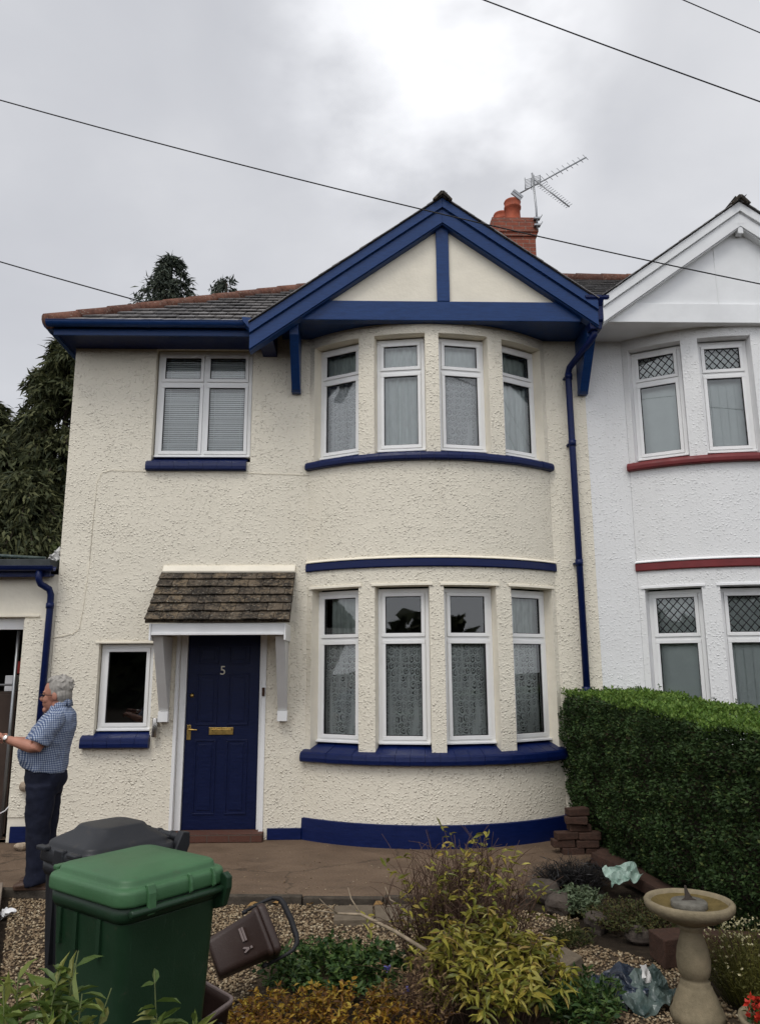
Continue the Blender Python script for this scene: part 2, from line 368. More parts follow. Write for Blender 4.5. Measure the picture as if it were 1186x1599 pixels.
M['hedge'] = m_leaf('privet_leaf', [(0.0, (0.050, 0.036, 0.018)), (0.06, (0.022, 0.040, 0.013)), (0.5, (0.038, 0.072, 0.023)), (0.9, (0.062, 0.108, 0.032)), (1.0, (0.11, 0.135, 0.04))], 0.62, 0.2, 0.22)
M['hedge_tip'] = m_leaf('young_privet_leaf', [(0.0, (0.06, 0.12, 0.018)), (0.5, (0.10, 0.18, 0.028)), (1.0, (0.16, 0.24, 0.045))], 0.55, 0.25, 0.25)
M['pieris'] = m_leaf('yellow_green_leaf', [(0.0, (0.12, 0.14, 0.02)), (0.35, (0.24, 0.23, 0.04)), (0.8, (0.40, 0.35, 0.065)), (1.0, (0.30, 0.20, 0.05))], 0.4, 0.25)
M['bluegreen'] = m_leaf('low_green_leaf', [(0.0, (0.016, 0.044, 0.010)), (0.6, (0.042, 0.088, 0.020)), (1.0, (0.11, 0.17, 0.04))], 0.5, 0.25)
M['golden'] = m_leaf('golden_foliage', [(0.0, (0.11, 0.045, 0.010)), (0.35, (0.22, 0.10, 0.012)), (0.7, (0.36, 0.21, 0.02)), (1.0, (0.42, 0.32, 0.05))], 0.55, 0.25)
M['fresh'] = m_leaf('fresh_leaf', [(0.0, (0.075, 0.125, 0.026)), (0.6, (0.145, 0.205, 0.045)), (1.0, (0.26, 0.26, 0.065))], 0.45, 0.3)
M['black_grass'] = m_leaf('black_grass_blade', [(0.0, (0.008, 0.008, 0.009)), (1.0, (0.02, 0.018, 0.018))], 0.45, 0.05)
M['silver'] = m_leaf('grey_green_leaf', [(0.0, (0.09, 0.13, 0.07)), (1.0, (0.19, 0.24, 0.14))], 0.6, 0.2)
M['moss'] = m_leaf('moss_leaf', [(0.0, (0.030, 0.040, 0.010)), (0.6, (0.055, 0.066, 0.016)), (1.0, (0.10, 0.08, 0.022))], 0.7, 0.15)
M['santolina'] = m_leaf('olive_stem', [(0.0, (0.055, 0.06, 0.012)), (1.0, (0.15, 0.14, 0.03))], 0.6, 0.2)
M['straw'] = m_leaf('straw_blade', [(0.0, (0.13, 0.075, 0.035)), (1.0, (0.26, 0.17, 0.085))], 0.7, 0.2)
M['petal'] = m_leaf('pale_yellow_flower', [(0.0, (0.55, 0.50, 0.26)), (1.0, (0.68, 0.64, 0.42))], 0.6, 0.2)
M['red_petal'] = m_leaf('red_flower', [(0.0, (0.45, 0.02, 0.01)), (1.0, (0.62, 0.06, 0.03))], 0.6, 0.2)
M['dead_leaf'] = m_leaf('fallen_leaf', [(0.0, (0.20, 0.07, 0.02)), (1.0, (0.42, 0.28, 0.10))], 0.7, 0.15)
M['twig'] = m_plain('reddish_brown_twig', (0.098, 0.060, 0.042), 0.85, 0.2, 20, 0.35, 0.002, 60)
M['bark'] = m_plain('dark_bark', (0.05, 0.038, 0.03), 0.9, 0.15, 6, 0.3, 0.02, 12)
M['pale_twig'] = m_plain('bleached_twig', (0.30, 0.24, 0.17), 0.85, 0.2, 20, 0.3, 0.002, 60)
M['stem'] = m_plain('green_stem', (0.08, 0.10, 0.03), 0.6, 0.3, 10, 0.2)
def m_bag(name, cols):
    t = NT(name); c = t.coord()
    col = t.ramp(t.noise(c, 9, 3, 0.5, 1.0), cols, 'LINEAR')
    return t.done(t.pbr(col, 0.35, t.bump(t.noise(c, 30, 3), 0.006), 0.5))
M['mint_bag'] = m_bag('mint_plastic', [(0.35, (0.20, 0.30, 0.25)), (0.6, (0.34, 0.45, 0.39))])
M['teal_bag'] = m_bag('teal_plastic', [(0.35, (0.035, 0.06, 0.056)), (0.65, (0.12, 0.155, 0.14))])
M['black_bag'] = m_bag('black_plastic', [(0.3, (0.010, 0.012, 0.02)), (0.7, (0.03, 0.045, 0.075))])

# ------------------------------------------------------------------ mesh helpers
class MB:
    def __init__(s):
        s.v = []; s.f = []; s.mi = []; s.sm = []
    def add(s, vs, fs, mi=0, smooth=False):
        o = len(s.v)
        s.v.extend([tuple(p) for p in vs])
        for f in fs:
            s.f.append([i + o for i in f]); s.mi.append(mi); s.sm.append(smooth)
        return s
    def box(s, x0, x1, y0, y1, z0, z1, mi=0, M_=None):
        vs = [Vector(p) for p in ((x0, y0, z0), (x1, y0, z0), (x1, y1, z0), (x0, y1, z0), (x0, y0, z1), (x1, y0, z1), (x1, y1, z1), (x0, y1, z1))]
        if M_ is not None: vs = [M_ @ p for p in vs]
        return s.add(vs, [(0, 3, 2, 1), (4, 5, 6, 7), (0, 1, 5, 4), (1, 2, 6, 5), (2, 3, 7, 6), (3, 0, 4, 7)], mi)
    def prism(s, poly, a, b, axis='Y', mi=0, M_=None):
        """poly of 2D points (counter clockwise) swept from a to b along axis; poly coords are the two other axes"""
        n = len(poly)
        def P(u, w, t):
            return {'Y': (u, t, w), 'X': (t, u, w), 'Z': (u, w, t)}[axis]
        vs = [Vector(P(u, w, a)) for u, w in poly] + [Vector(P(u, w, b)) for u, w in poly]
        if M_ is not None: vs = [M_ @ p for p in vs]
        fs = [tuple(range(n)), tuple(range(2 * n - 1, n - 1, -1))]
        for i in range(n):
            j = (i + 1) % n
            fs.append((i, i + n, j + n, j))
        return s.add(vs, fs, mi)
    def tube(s, pts, r, seg=8, mi=0, cap=True, smooth=True, flat=None):
        pts = [Vector(p) for p in pts]
        n = len(pts)
        rs = list(r) if hasattr(r, '__len__') else [r] * n
        vs = []; prev = None
        for i, p in enumerate(pts):
            t = (pts[min(i + 1, n - 1)] - pts[max(i - 1, 0)])
            if t.length < 1e-9: t = Vector((0, 0, 1))
            t.normalize()
            if prev is None:
                a = t.orthogonal().normalized()
            else:
                a = prev - t * prev.dot(t)
                a = a.normalized() if a.length > 1e-6 else t.orthogonal().normalized()
            prev = a
            b = t.cross(a)
            for k in range(seg):
                an = 2 * math.pi * k / seg
                vs.append(p + (a * math.cos(an) + b * math.sin(an)) * rs[i])
        fs = []
        for i in range(n - 1):
            for k in range(seg):
                k2 = (k + 1) % seg
                fs.append((i * seg + k, i * seg + k2, (i + 1) * seg + k2, (i + 1) * seg + k))
        if cap:
            fs.append(tuple(range(seg - 1, -1, -1))); fs.append(tuple(range((n - 1) * seg, n * seg)))
        return s.add(vs, fs, mi, smooth)
    def rings(s, rings, mi=0, cap=True, smooth=True):
        """loft through rings of equal vertex count"""
        k = len(rings[0]); vs = [p for r in rings for p in r]; fs = []
        for i in range(len(rings) - 1):
            for j in range(k):
                j2 = (j + 1) % k
                fs.append((i * k + j, i * k + j2, (i + 1) * k + j2, (i + 1) * k + j))
        if cap:
            fs.append(tuple(range(k - 1, -1, -1))); fs.append(tuple(range((len(rings) - 1) * k, len(rings) * k)))
        return s.add(vs, fs, mi, smooth)
    def lathe(s, prof, c=(0, 0, 0), seg=40, mi=0, smooth=True, wob=0.0, seed=0):
        R_ = random.Random(seed)
        rg = []
        for r, z in prof:
            rg.append([(c[0] + r * (1 + wob * (R_.random() - .5)) * math.cos(2 * math.pi * k / seg), c[1] + r * (1 + wob * (R_.random() - .5)) * math.sin(2 * math.pi * k / seg), c[2] + z) for k in range(seg)])
        return s.rings(rg, mi, True, smooth)
    def ellipsoid(s, c, r, rot=None, seg=16, mi=0):
        vs = []; fs = []; ri = seg // 2
        Mx = rot.to_matrix() if rot is not None else Matrix.Identity(3)
        for i in range(1, ri):
            ph = math.pi * i / ri
            for k in range(seg):
                th = 2 * math.pi * k / seg
                vs.append(Vector(c) + Mx @ Vector((r[0] * math.sin(ph) * math.cos(th), r[1] * math.sin(ph) * math.sin(th), r[2] * math.cos(ph))))
        top = len(vs); vs.append(Vector(c) + Mx @ Vector((0, 0, r[2]))); vs.append(Vector(c) + Mx @ Vector((0, 0, -r[2])))
        for i in range(ri - 2):
            for k in range(seg):
                k2 = (k + 1) % seg
                fs.append((i * seg + k, (i + 1) * seg + k, (i + 1) * seg + k2, i * seg + k2))
        for k in range(seg):
            k2 = (k + 1) % seg
            fs.append((top, k, k2)); fs.append((top + 1, (ri - 2) * seg + k2, (ri - 2) * seg + k))
        return s.add(vs, fs, mi, True)
    def build(s, name, mats, parent=None, bevel=0.0, seg=2, remesh=None, smooth_it=0):
        me = bpy.data.meshes.new(name)
        me.from_pydata([tuple(p) for p in s.v], [], s.f)
        me.polygons.foreach_set('material_index', s.mi)
        me.polygons.foreach_set('use_smooth', s.sm)
        me.update()
        return finish(name, me, mats, parent, bevel, seg, remesh, smooth_it)

def finish(name, me, mats, parent=None, bevel=0.0, seg=2, remesh=None, smooth_it=0):
    if not isinstance(mats, (list, tuple)): mats = [mats]
    for m in mats: me.materials.append(M[m] if isinstance(m, str) else m)
    o = bpy.data.objects.new(name, me); COL.objects.link(o)
    if parent is not None: attach(o, parent)
    if remesh:
        r = o.modifiers.new('remesh', 'REMESH'); r.mode = 'VOXEL'; r.voxel_size = remesh; r.use_smooth_shade = True
        if smooth_it:
            q = o.modifiers.new('smooth', 'SMOOTH'); q.iterations = smooth_it; q.factor = 0.5
    if bevel:
        b = o.modifiers.new('bevel', 'BEVEL'); b.width = bevel; b.segments = seg; b.limit_method = 'ANGLE'; b.angle_limit = rad(35)
        b.harden_normals = False
    return o
def world_of(o):
    m = o.matrix_basis.copy()
    if o.parent: m = world_of(o.parent) @ o.matrix_parent_inverse @ m
    return m
def attach(o, p, keep=True):
    o.parent = p
    if keep: o.matrix_parent_inverse = world_of(p).inverted()
def thing(name, label, cat, loc=(0, 0, 0), rotz=0.0, group=None, rot=None):
    o = bpy.data.objects.new(name, None); COL.objects.link(o)
    o.empty_display_size = 0.2
    o.location = loc; o.rotation_euler = rot if rot is not None else (0, 0, rotz)
    return tag(o, label, cat, group)
def tag(o, label, cat, group=None):
    o['label'] = label; o['category'] = cat
    if group: o['group'] = group
    return o
def structure(o):
    o['kind'] = 'structure'; return o

def np_mesh(name, verts, faces_flat, nper, mats, parent=None, smooth=False, mi=None):
    """fast mesh from numpy; every face has nper corners"""
    nf = len(faces_flat) // nper
    me = bpy.data.meshes.new(name)
    me.vertices.add(len(verts)); me.vertices.foreach_set('co', np.asarray(verts, np.float32).ravel())
    me.loops.add(len(faces_flat)); me.loops.foreach_set('vertex_index', np.asarray(faces_flat, np.int32))
    me.polygons.add(nf)
    me.polygons.foreach_set('loop_start', np.arange(nf, dtype=np.int32) * nper)
    me.polygons.foreach_set('loop_total', np.full(nf, nper, np.int32))
    me.polygons.foreach_set('use_smooth', np.full(nf, smooth))
    if mi is not None: me.polygons.foreach_set('material_index', np.asarray(mi, np.int32))
    me.update(calc_edges=True); me.validate()
    return finish(name, me, mats, parent)

def basis(d, up_rand):
    """frames whose local Y is d (n,3), roll from up_rand (n,3)"""
    d = d / np.linalg.norm(d, axis=1, keepdims=True)
    x = np.cross(d, up_rand); nx = np.linalg.norm(x, axis=1, keepdims=True); nx[nx < 1e-6] = 1
    x = x / nx
    z = np.cross(x, d)
    return x, d, z
LEAF_V = np.array([(0, 0, 0), (-.5, .38, .06), (0, .42, -.05), (.5, .38, .06), (-.33, .72, .04), (0, .74, -.06), (.33, .72, .04), (0, 1, -.12)], float)
LEAF_F = np.array([(0, 2, 1, 1), (0, 3, 2, 2), (1, 2, 5, 4), (2, 3, 6, 5), (4, 5, 7, 7), (5, 6, 7, 7)], int)
LEAF_T = np.array([(0, 2, 1), (0, 3, 2), (1, 2, 5), (1, 5, 4), (2, 3, 6), (2, 6, 5), (4, 5, 7), (5, 6, 7)], int)
DIA_V = np.array([(0, 0, 0), (-.5, .45, .08), (.5, .45, .08), (0, 1, 0)], float)
DIA_T = np.array([(0, 2, 1), (1, 2, 3)], int)
def leaves(pos, dirs, length, width, rng, simple=True, roll=1.0):
    """a cloud of separate leaves -> (verts, tri faces)"""
    n = len(pos)
    up = np.tile(np.array([0, 0, 1.0]), (n, 1)) + rng.normal(0, roll, (n, 3))
    x, y, z = basis(np.asarray(dirs, float) + 1e-6, up)
    V = DIA_V if simple else LEAF_V; T = DIA_T if simple else LEAF_T
    ln = np.broadcast_to(np.asarray(length, float), (n,))[:, None, None]; wd = np.broadcast_to(np.asarray(width, float), (n,))[:, None, None]
    cu = rng.uniform(-.8, 3.0, (n, 1, 1)) * (V[None, :, 1:2] ** 1.5) * -.12; sk = rng.normal(0, .10, (n, 1, 1)) * V[None, :, 1:2] ** 2
    P = (np.asarray(pos, float)[:, None, :] + x[:, None, :] * (V[None, :, 0:1] * wd + sk * ln) + y[:, None, :] * V[None, :, 1:2] * ln + z[:, None, :] * (V[None, :, 2:3] + cu) * ln)
    F = T[None] + (np.arange(n) * len(V))[:, None, None]
    return P.reshape(-1, 3), F.reshape(-1, 3)
def leaf_object(name, chunks, mats, parent=None, mis=None):
    vs = []; fs = []; mi = []; o = 0
    for k, (v, f) in enumerate(chunks):
        vs.append(v); fs.append(f + o); o += len(v)
        mi.append(np.full(len(f), 0 if mis is None else mis[k]))
    return np_mesh(name, np.concatenate(vs), np.concatenate(fs).ravel(), 3, mats, parent, False, np.concatenate(mi))
def unit(rng, n):
    d = rng.normal(0, 1, (n, 3)); return d / np.linalg.norm(d, axis=1, keepdims=True)

# ================================================================== SETTING
def sheet(name, poly, z, mat, kind='structure'):
    b = MB(); b.add([(x, y, z) for x, y in poly], [tuple(range(len(poly)))])
    o = b.build(name, mat); o['kind'] = kind; return o
sheet('ground', [(-300, -300), (300, -300), (300, 300), (-300, 300)], -0.06, 'soil')
pb = MB()
PATH_EDGE = [(-9.0, -0.80), (-2.95, -1.66), (-2.41, -1.75), (-1.06, -1.98), (0.21, -2.07), (1.1, -2.16), (1.55, -1.95), (1.95, -1.35), (2.32, -0.75), (2.40, 0.2)]
pb.prism(PATH_EDGE + [(-0.5, 0.3), (-9, 0.3)], -0.2, 0.0, 'Z')
structure(pb.build('path', 'path', bevel=0.01))
kb = MB()
for (xa, ya), (xb, yb) in zip(PATH_EDGE[1:6], PATH_EDGE[2:7]):
    d = Vector((xb - xa, yb - ya, 0)); n_ = Vector((d.y, -d.x, 0)).normalized() * 0.075
    k = max(1, int(d.length / 0.45))
    for i in range(k):
        a = Vector((xa, ya, 0)) + d * (i / k); c = Vector((xa, ya, 0)) + d * ((i + 0.985) / k)
        g_ = n_ * 0.08
        kb.prism([((a + g_).x, (a + g_).y), ((a + n_).x, (a + n_).y), ((c + n_).x, (c + n_).y), ((c + g_).x, (c + g_).y)], -0.15, 0.006 + 0.006 * math.sin(i * 3.1 + xa * 5), 'Z')
structure(kb.build('kerb_strip', 'kerb', bevel=0.008))
GRAVEL = [(-2.80, -1.85), (-1.06, -2.08), (0.21, -2.17), (1.1, -2.26), (1.62, -2.55), (1.45, -3.0), (1.75, -3.25), (2.0, -3.6), (2.05, -4.6), (1.4, -5.6), (-1.6, -5.2), (-1.95, -3.95)]
sheet('gravel_bed', GRAVEL, -0.050, 'gravel_bed')

# ================================================================== BUILDING HELPERS
def plane_map(y0=0.0):
    return lambda u, z, d: (u, y0 + d, z)
BR, BSAG = 2.2, 0.5
BA = math.degrees(math.acos((BR - BSAG) / BR))
def bay_map(cx):
    cy = BR - BSAG
    return lambda a, z, d: (cx + (BR - d) * math.sin(rad(a)), cy - (BR - d) * math.cos(rad(a)), z)
def shell(mb, mp, u0, u1, z0, z1, holes, depth, du, mi_f=0, mi_r=1, dz=9.0, open_bottom=()):
    us = sorted({u0, u1} | {h[0] for h in holes} | {h[1] for h in holes}); zs = sorted({z0, z1} | {h[2] for h in holes} | {h[3] for h in holes})
    def sub(vals, d):
        r = []
        for a, b in zip(vals[:-1], vals[1:]):
            n = max(1, math.ceil((b - a) / d - 1e-6)); r += [a + (b - a) * i / n for i in range(n)]
        return r + [vals[-1]]
    us = sub(us, du); zs = sub(zs, dz)
    idx = {}; vs = []
    def V(i, j):
        if (i, j) not in idx:
            idx[(i, j)] = len(vs); vs.append(mp(us[i], zs[j], 0))
        return idx[(i, j)]
    fs = []
    for i in range(len(us) - 1):
        for j in range(len(zs) - 1):
            uc = (us[i] + us[i + 1]) / 2; zc = (zs[j] + zs[j + 1]) / 2
            if any(h[0] < uc < h[1] and h[2] < zc < h[3] for h in holes): continue
            fs.append((V(i, j), V(i + 1, j), V(i + 1, j + 1), V(i, j + 1)))
    mb.add(vs, fs, mi_f, True)
    for h in holes:
        hu = [u for u in us if h[0] - 1e-6 <= u <= h[1] + 1e-6]
        for zz, fl in ((h[2], 0), (h[3], 1)):
            a = [mp(u, zz, 0) for u in hu] + [mp(u, zz, depth) for u in hu]; n = len(hu)
            mb.add(a, [((i, i + 1, n + i + 1, n + i) if not fl else (i, n + i, n + i + 1, i + 1)) for i in range(n - 1)], mi_r)
        for uu, fl in ((h[0], 1), (h[1], 0)):
            a = [mp(uu, h[2], 0), mp(uu, h[3], 0), mp(uu, h[3], depth), mp(uu, h[2], depth)]
            mb.add(a, [(0, 1, 2, 3) if not fl else (0, 3, 2, 1)], mi_r)
def arc_band(mb, cx, a0, a1, prof, n=40, mi=0, joints=None, rng_=None):
    """sweep a closed profile [(radius offset, z)] round the bay; joints: list of tile joint angles -> tiny groove by separate pieces"""
    mp = bay_map(cx)
    cuts = [a0] + (joints or []) + [a1]
    for c0, c1 in zip(cuts[:-1], cuts[1:]):
        g = 0.03 if joints else 0
        m = max(2, int((c1 - c0) / (a1 - a0) * n) + 1)
        off = rng_.uniform(-0.0015, 0.0015) if rng_ else 0
        rg = []
        for i in range(m + 1):
            a = (c0 + g) + (c1 - c0 - 2 * g) * i / m
            rg.append([mp(a, z + off, -(ro + off)) for ro, z in prof])
        mb.rings(rg, mi, True, False)

def curtain_mesh(w, z0, z1, y, amp, nf, seed, nx=48):
    R_ = random.Random(seed); ph = [R_.uniform(0, 6.28) for _ in range(4)]
    b = MB(); vs = []; nz = 6
    for j in range(nz + 1):
        z = z0 + (z1 - z0) * j / nz
        for i in range(nx + 1):
            x = -w / 2 + w * i / nx; t = i / nx
            yy = y + amp * (0.7 * math.sin(6.28 * nf * t + ph[0]) + 0.4 * math.sin(6.28 * nf * 1.7 * t + ph[1] + 0.6 * j / nz) + 0.3 * math.sin(6.28 * nf * 0.45 * t + ph[2]))
            vs.append((x, yy, z))
    b.add(vs, [(j * (nx + 1) + i, j * (nx + 1) + i + 1, (j + 1) * (nx + 1) + i + 1, (j + 1) * (nx + 1) + i) for j in range(nz) for i in range(nx)], 0, True)
    return b
FR, SA = 0.042, 0.040
def window(parent, loc, rotz, w, h, cols, transom, fill, name='window', flush_top=False, fixed_low=False, lead=False, seed=0):
    """cols: number of side by side lights; transom: height of the cross bar or None; fill: list per light (bottom row first) of screens"""
    f = MB(); glass = MB(); lead_b = MB()
    f.box(-w / 2, w / 2, 0.0, 0.06, 0, FR); f.box(-w / 2, w / 2, 0.0, 0.06, h - FR, h)
    f.box(-w / 2, -w / 2 + FR, 0.002, 0.06, FR, h - FR); f.box(w / 2 - FR, w / 2, 0.002, 0.06, FR, h - FR)
    f.box(-w / 2 + 0.003, w / 2 - 0.003, -0.035, -0.001, 0.0, 0.022)                      # projecting bottom trim
    xs = [-w / 2 + FR + (w - 2 * FR) * i / cols for i in range(cols + 1)]
    zs = [FR, transom, h - FR] if transom else [FR, h - FR]
    for i in range(1, cols): f.box(xs[i] - 0.016, xs[i] + 0.016, 0.003, 0.06, FR, h - FR)
    if transom: f.box(-w / 2 + FR, w / 2 - FR, 0.001, 0.06, transom - 0.016, transom + 0.016)
    lights = []
    for j in range(len(zs) - 1):
        for i in range(cols):
            x0 = xs[i] + (0.016 if i else 0); x1 = xs[i + 1] - (0.016 if i < cols - 1 else 0)
            z0 = zs[j] + (0.016 if j else 0); z1 = zs[j + 1] - (0.016 if j < len(zs) - 2 else 0)
            s = SA
            yf = -0.012 if not (fixed_low and j == 0) else 0.004
            f.box(x0 + .001, x1 - .001, yf, 0.045, z0 + .001, z0 + s); f.box(x0 + .001, x1 - .001, yf, 0.045, z1 - s, z1 - .001)
            f.box(x0 + .001, x0 + s, yf + .0015, 0.045, z0 + s, z1 - s); f.box(x1 - s, x1 - .001, yf + .0015, 0.045, z0 + s, z1 - s)
            g = 0.007; a0, a1, b0, b1 = x0 + s, x1 - s, z0 + s, z1 - s
            for q in ((a0, a1, b0, b0 + g), (a0, a1, b1 - g, b1), (a0, a0 + g, b0 + g, b1 - g), (a1 - g, a1, b0 + g, b1 - g)):
                f.box(q[0], q[1], 0.000, 0.03, q[2], q[3], 1)
            glass.add([(a0, 0.012, b0), (a1, 0.012, b0), (a1, 0.012, b1), (a0, 0.012, b1)], [(0, 1, 2, 3)])
            lights.append((a0, a1, b0, b1))
            if lead and j == len(zs) - 2:
                st = 0.10
                W_, H_ = a1 - a0, b1 - b0
                for sgn in (1, -1):
                    k = -6
                    while k < 12:
                        pts = []
                        cst = k * st
                        for tt in np.linspace(0, 1, 60):
                            x = tt * W_; z = (x * sgn) * 1.15 + cst
                            if 0 <= z <= H_: pts.append((a0 + x, 0.009 + 0.0006 * sgn, b0 + z))
                        if len(pts) > 1: lead_b.tube([pts[0], pts[-1]], 0.0055, 5)
                        k += 1
    o = f.build(name, ['upvc', 'rubber'], None, bevel=0.004)
    o.location = loc; o.rotation_euler = (0, 0, rotz)
    attach(o, parent)
    def kid(b, nm, mat):
        c = b.build(nm, mat); attach(c, o, False); return c
    kid(glass, 'pane', 'glass')
    if lead_b.v: kid(lead_b, 'lead_lattice', 'rubber')
    for li, scr in enumerate(fill):
        if not scr: continue
        a0, a1, b0, b1 = lights[li]
        a0 -= .03; a1 += .03; b0 -= .03; b1 += .03; W_ = a1 - a0; xc = (a0 + a1) / 2
        if scr == 'blind':
            b = MB(); n = int((b1 - b0) / 0.026)
            for k in range(n):
                z = b0 + 0.012 + k * 0.026; jit = 0.0015 * math.sin(k * 2.3 + li)
                c, s_ = math.cos(rad(60)), math.sin(rad(60)); hw = 0.0130
                vs = [(a0, 0.085 - hw * c, z - hw * s_ + jit), (a1, 0.085 - hw * c, z - hw * s_ + jit), (a1, 0.085 + hw * c, z + hw * s_ - jit), (a0, 0.085 + hw * c, z + hw * s_ - jit)]
                b.add(vs, [(0, 1, 2, 3)])
            for x in (a0 + W_ * 0.18, a0 + W_ * 0.82): b.box(x - .0015, x + .0015, 0.07, 0.073, b0, b1)
            kid(b, 'venetian_blind', 'blind')
        elif scr == 'vblind':
            b = MB(); n = max(3, int(W_ / 0.085))
            for k in range(n):
                x0 = a0 + W_ * k / n; x1 = a0 + W_ * (k + 1.12) / n
                b.add([(x0, 0.10, b0), (x1, 0.115, b0), (x1, 0.115, b1), (x0, 0.10, b1)], [(0, 1, 2, 3)])
            kid(b, 'vertical_blind', 'vblind')
        else:
            mat, amp, nf, part = {'lace': ('lace', 0.013, 5, 1), 'lace_dense': ('lace_dense', 0.013, 5, 1), 'net': ('net', 0.015, 6, 1), 'net_dim': ('net_dim', 0.016, 7, 1),
                                  'half_l': ('net_dim', 0.012, 5, 0.84), 'sheet': ('net', 0.003, 2, 1)}[scr]
            b = curtain_mesh(W_ * part, b0, b1, 0.09, amp, nf, seed * 7 + li)
            c = b.build('net_curtain', mat); c.location = (xc + W_ * (1 - part) / 2, 0, 0); attach(c, o, False)
    return o

def slates(mb, org, u, v, nrm, W, Lg, tw, ex, inside, R_, th=0.007, lift=0.016, gap=0.004, umin=None, mi=0):
    """courses of separate slates on a slope; u along the eave, v up the slope"""
    rows = int(Lg / ex) + 1
    for j in range(rows):
        n = int(W / tw) + 2
        for i in range(-1, n):
            uc = (i + (0.5 if j % 2 else 0)) * tw; vc = j * ex
            if not inside(uc + tw / 2 + (0.02 if umin is not None else 0), vc + ex / 2): continue
            ue = uc + tw
            if umin is not None:
                uc = max(uc, umin)
                if ue - uc < .04: continue
            g = gap + R_.random() * 0.004
            sk = R_.uniform(-0.006, 0.006); dv = R_.uniform(-0.006, 0.006); lf = lift + R_.uniform(-0.002, 0.004)
            p = []
            for (a, b_, c) in ((uc + g, vc - 0.01 + dv + sk, lf), (ue - g, vc - 0.01 + dv - sk, lf), (ue - g, vc + ex * 1.45, 0.002), (uc + g, vc + ex * 1.45, 0.002)):
                p.append(org + u * a + v * b_ + nrm * c)
            q = [x + nrm * th for x in p]
            mb.add(p + q, [(0, 3, 2, 1), (4, 5, 6, 7), (0, 1, 5, 4), (1, 2, 6, 5), (2, 3, 7, 6), (3, 0, 4, 7)], mi)

EAVE_Z, EAVE_Y, PITCH = 5.60, -0.45, 0.68
RIDGE_Y = 3.70; RIDGE_Z = EAVE_Z + PITCH * (RIDGE_Y - EAVE_Y)
GY = -0.62            # front plane of the gables
GK = 0.725            # gable slope
W_ANG = [(-37.6, -22.0), (-17.2, -2.0), (2.0, 17.2), (22.0, 37.6)]
def bay(parent, cx, wall_mats, sill_mat, band_mat, plinth_mat, fills, lead, tiles=True):
    w = MB()
    holes = [(a, b, 0.90, 2.62) for a, b in W_ANG] + [(a, b, 4.09, 5.49) for a, b in W_ANG]
    shell(w, bay_map(cx), -BA, BA, 0.0, 5.64, holes, 0.17, 1.6)
    w.build('bay_wall', wall_mats, parent)
    mp = bay_map(cx); R_ = random.Random(int(cx * 10))
    # lintel drips: thin smooth lips over the lower openings
    lp = MB()
    for a, b in W_ANG: arc_band(lp, cx, a - 0.9, b + 0.9, [(-0.02, 2.622), (0.016, 2.624), (0.014, 2.648), (-0.02, 2.656)], 14)
    lp.build('lintel_drip', wall_mats[1], parent)
    s = MB()
    jt = [-BA + 0.8 + (2 * BA - 1.6) * i / 20 for i in range(1, 20)] if tiles else None
    prof = lambda z0, z1, d, up=0.012: [(-0.16, z1 + up), (-0.16, z0 + 0.01), (0.012, z0), (d - 0.012, z0 + 0.004), (d, z0 + 0.016), (d + 0.003, z0 + 0.05), (d - 0.006, z1 - 0.022), (d - 0.022, z1 - 0.006)]
    arc_band(s, cx, -BA - 0.3, BA + 0.3, prof(0.785, 0.90, 0.075, 0.08), 80, 0, jt, R_)
    s.build('bay_sill', sill_mat, parent)
    s2 = MB(); arc_band(s2, cx, -BA - 0.3, BA + 0.3, prof(3.992, 4.09, 0.062), 80, 0, jt, R_)
    s2.build('bay_sill', sill_mat, parent)
    b = MB(); arc_band(b, cx, -BA - 0.2, BA + 0.2, [(-0.02, 2.905), (-0.02, 2.826), (0.022, 2.822), (0.028, 2.832), (0.026, 2.902), (0.018, 2.912)], 60)
    b.build('string_band', band_mat, parent)
    bl = MB(); arc_band(bl, cx, -BA - 0.2, BA + 0.2, [(-0.02, 2.955), (-0.02, 2.914), (0.032, 2.914), (0.034, 2.922)], 60)
    bl.build('string_ledge', wall_mats[1], parent)
    if plinth_mat:
        p = MB(); arc_band(p, cx, -BA - 0.6, BA + 0.2, [(-0.02, 0.228), (-0.02, 0.0), (0.026, 0.0), (0.024, 0.10), (0.018, 0.214)], 60)
        p.build('bay_plinth', plinth_mat, parent)
    k = 0
    for row, (z0, z1, tr) in enumerate(((0.985, 2.60, 1.085), (4.13, 5.475, 0.953))):
        for (a, b_) in W_ANG:
            Ri = BR - 0.115
            am = (a + b_) / 2; half = (b_ - a) / 2
            wd = 2 * Ri * math.sin(rad(half)) - 0.004
            rr = Ri * math.cos(rad(half))
            loc = (cx + rr * math.sin(rad(am)), BR - BSAG - rr * math.cos(rad(am)), z0)
            window(parent, loc, rad(am), wd, z1 - z0, 1, tr, fills[k], seed=k + int(cx), lead=lead, fixed_low=False)
            k += 1
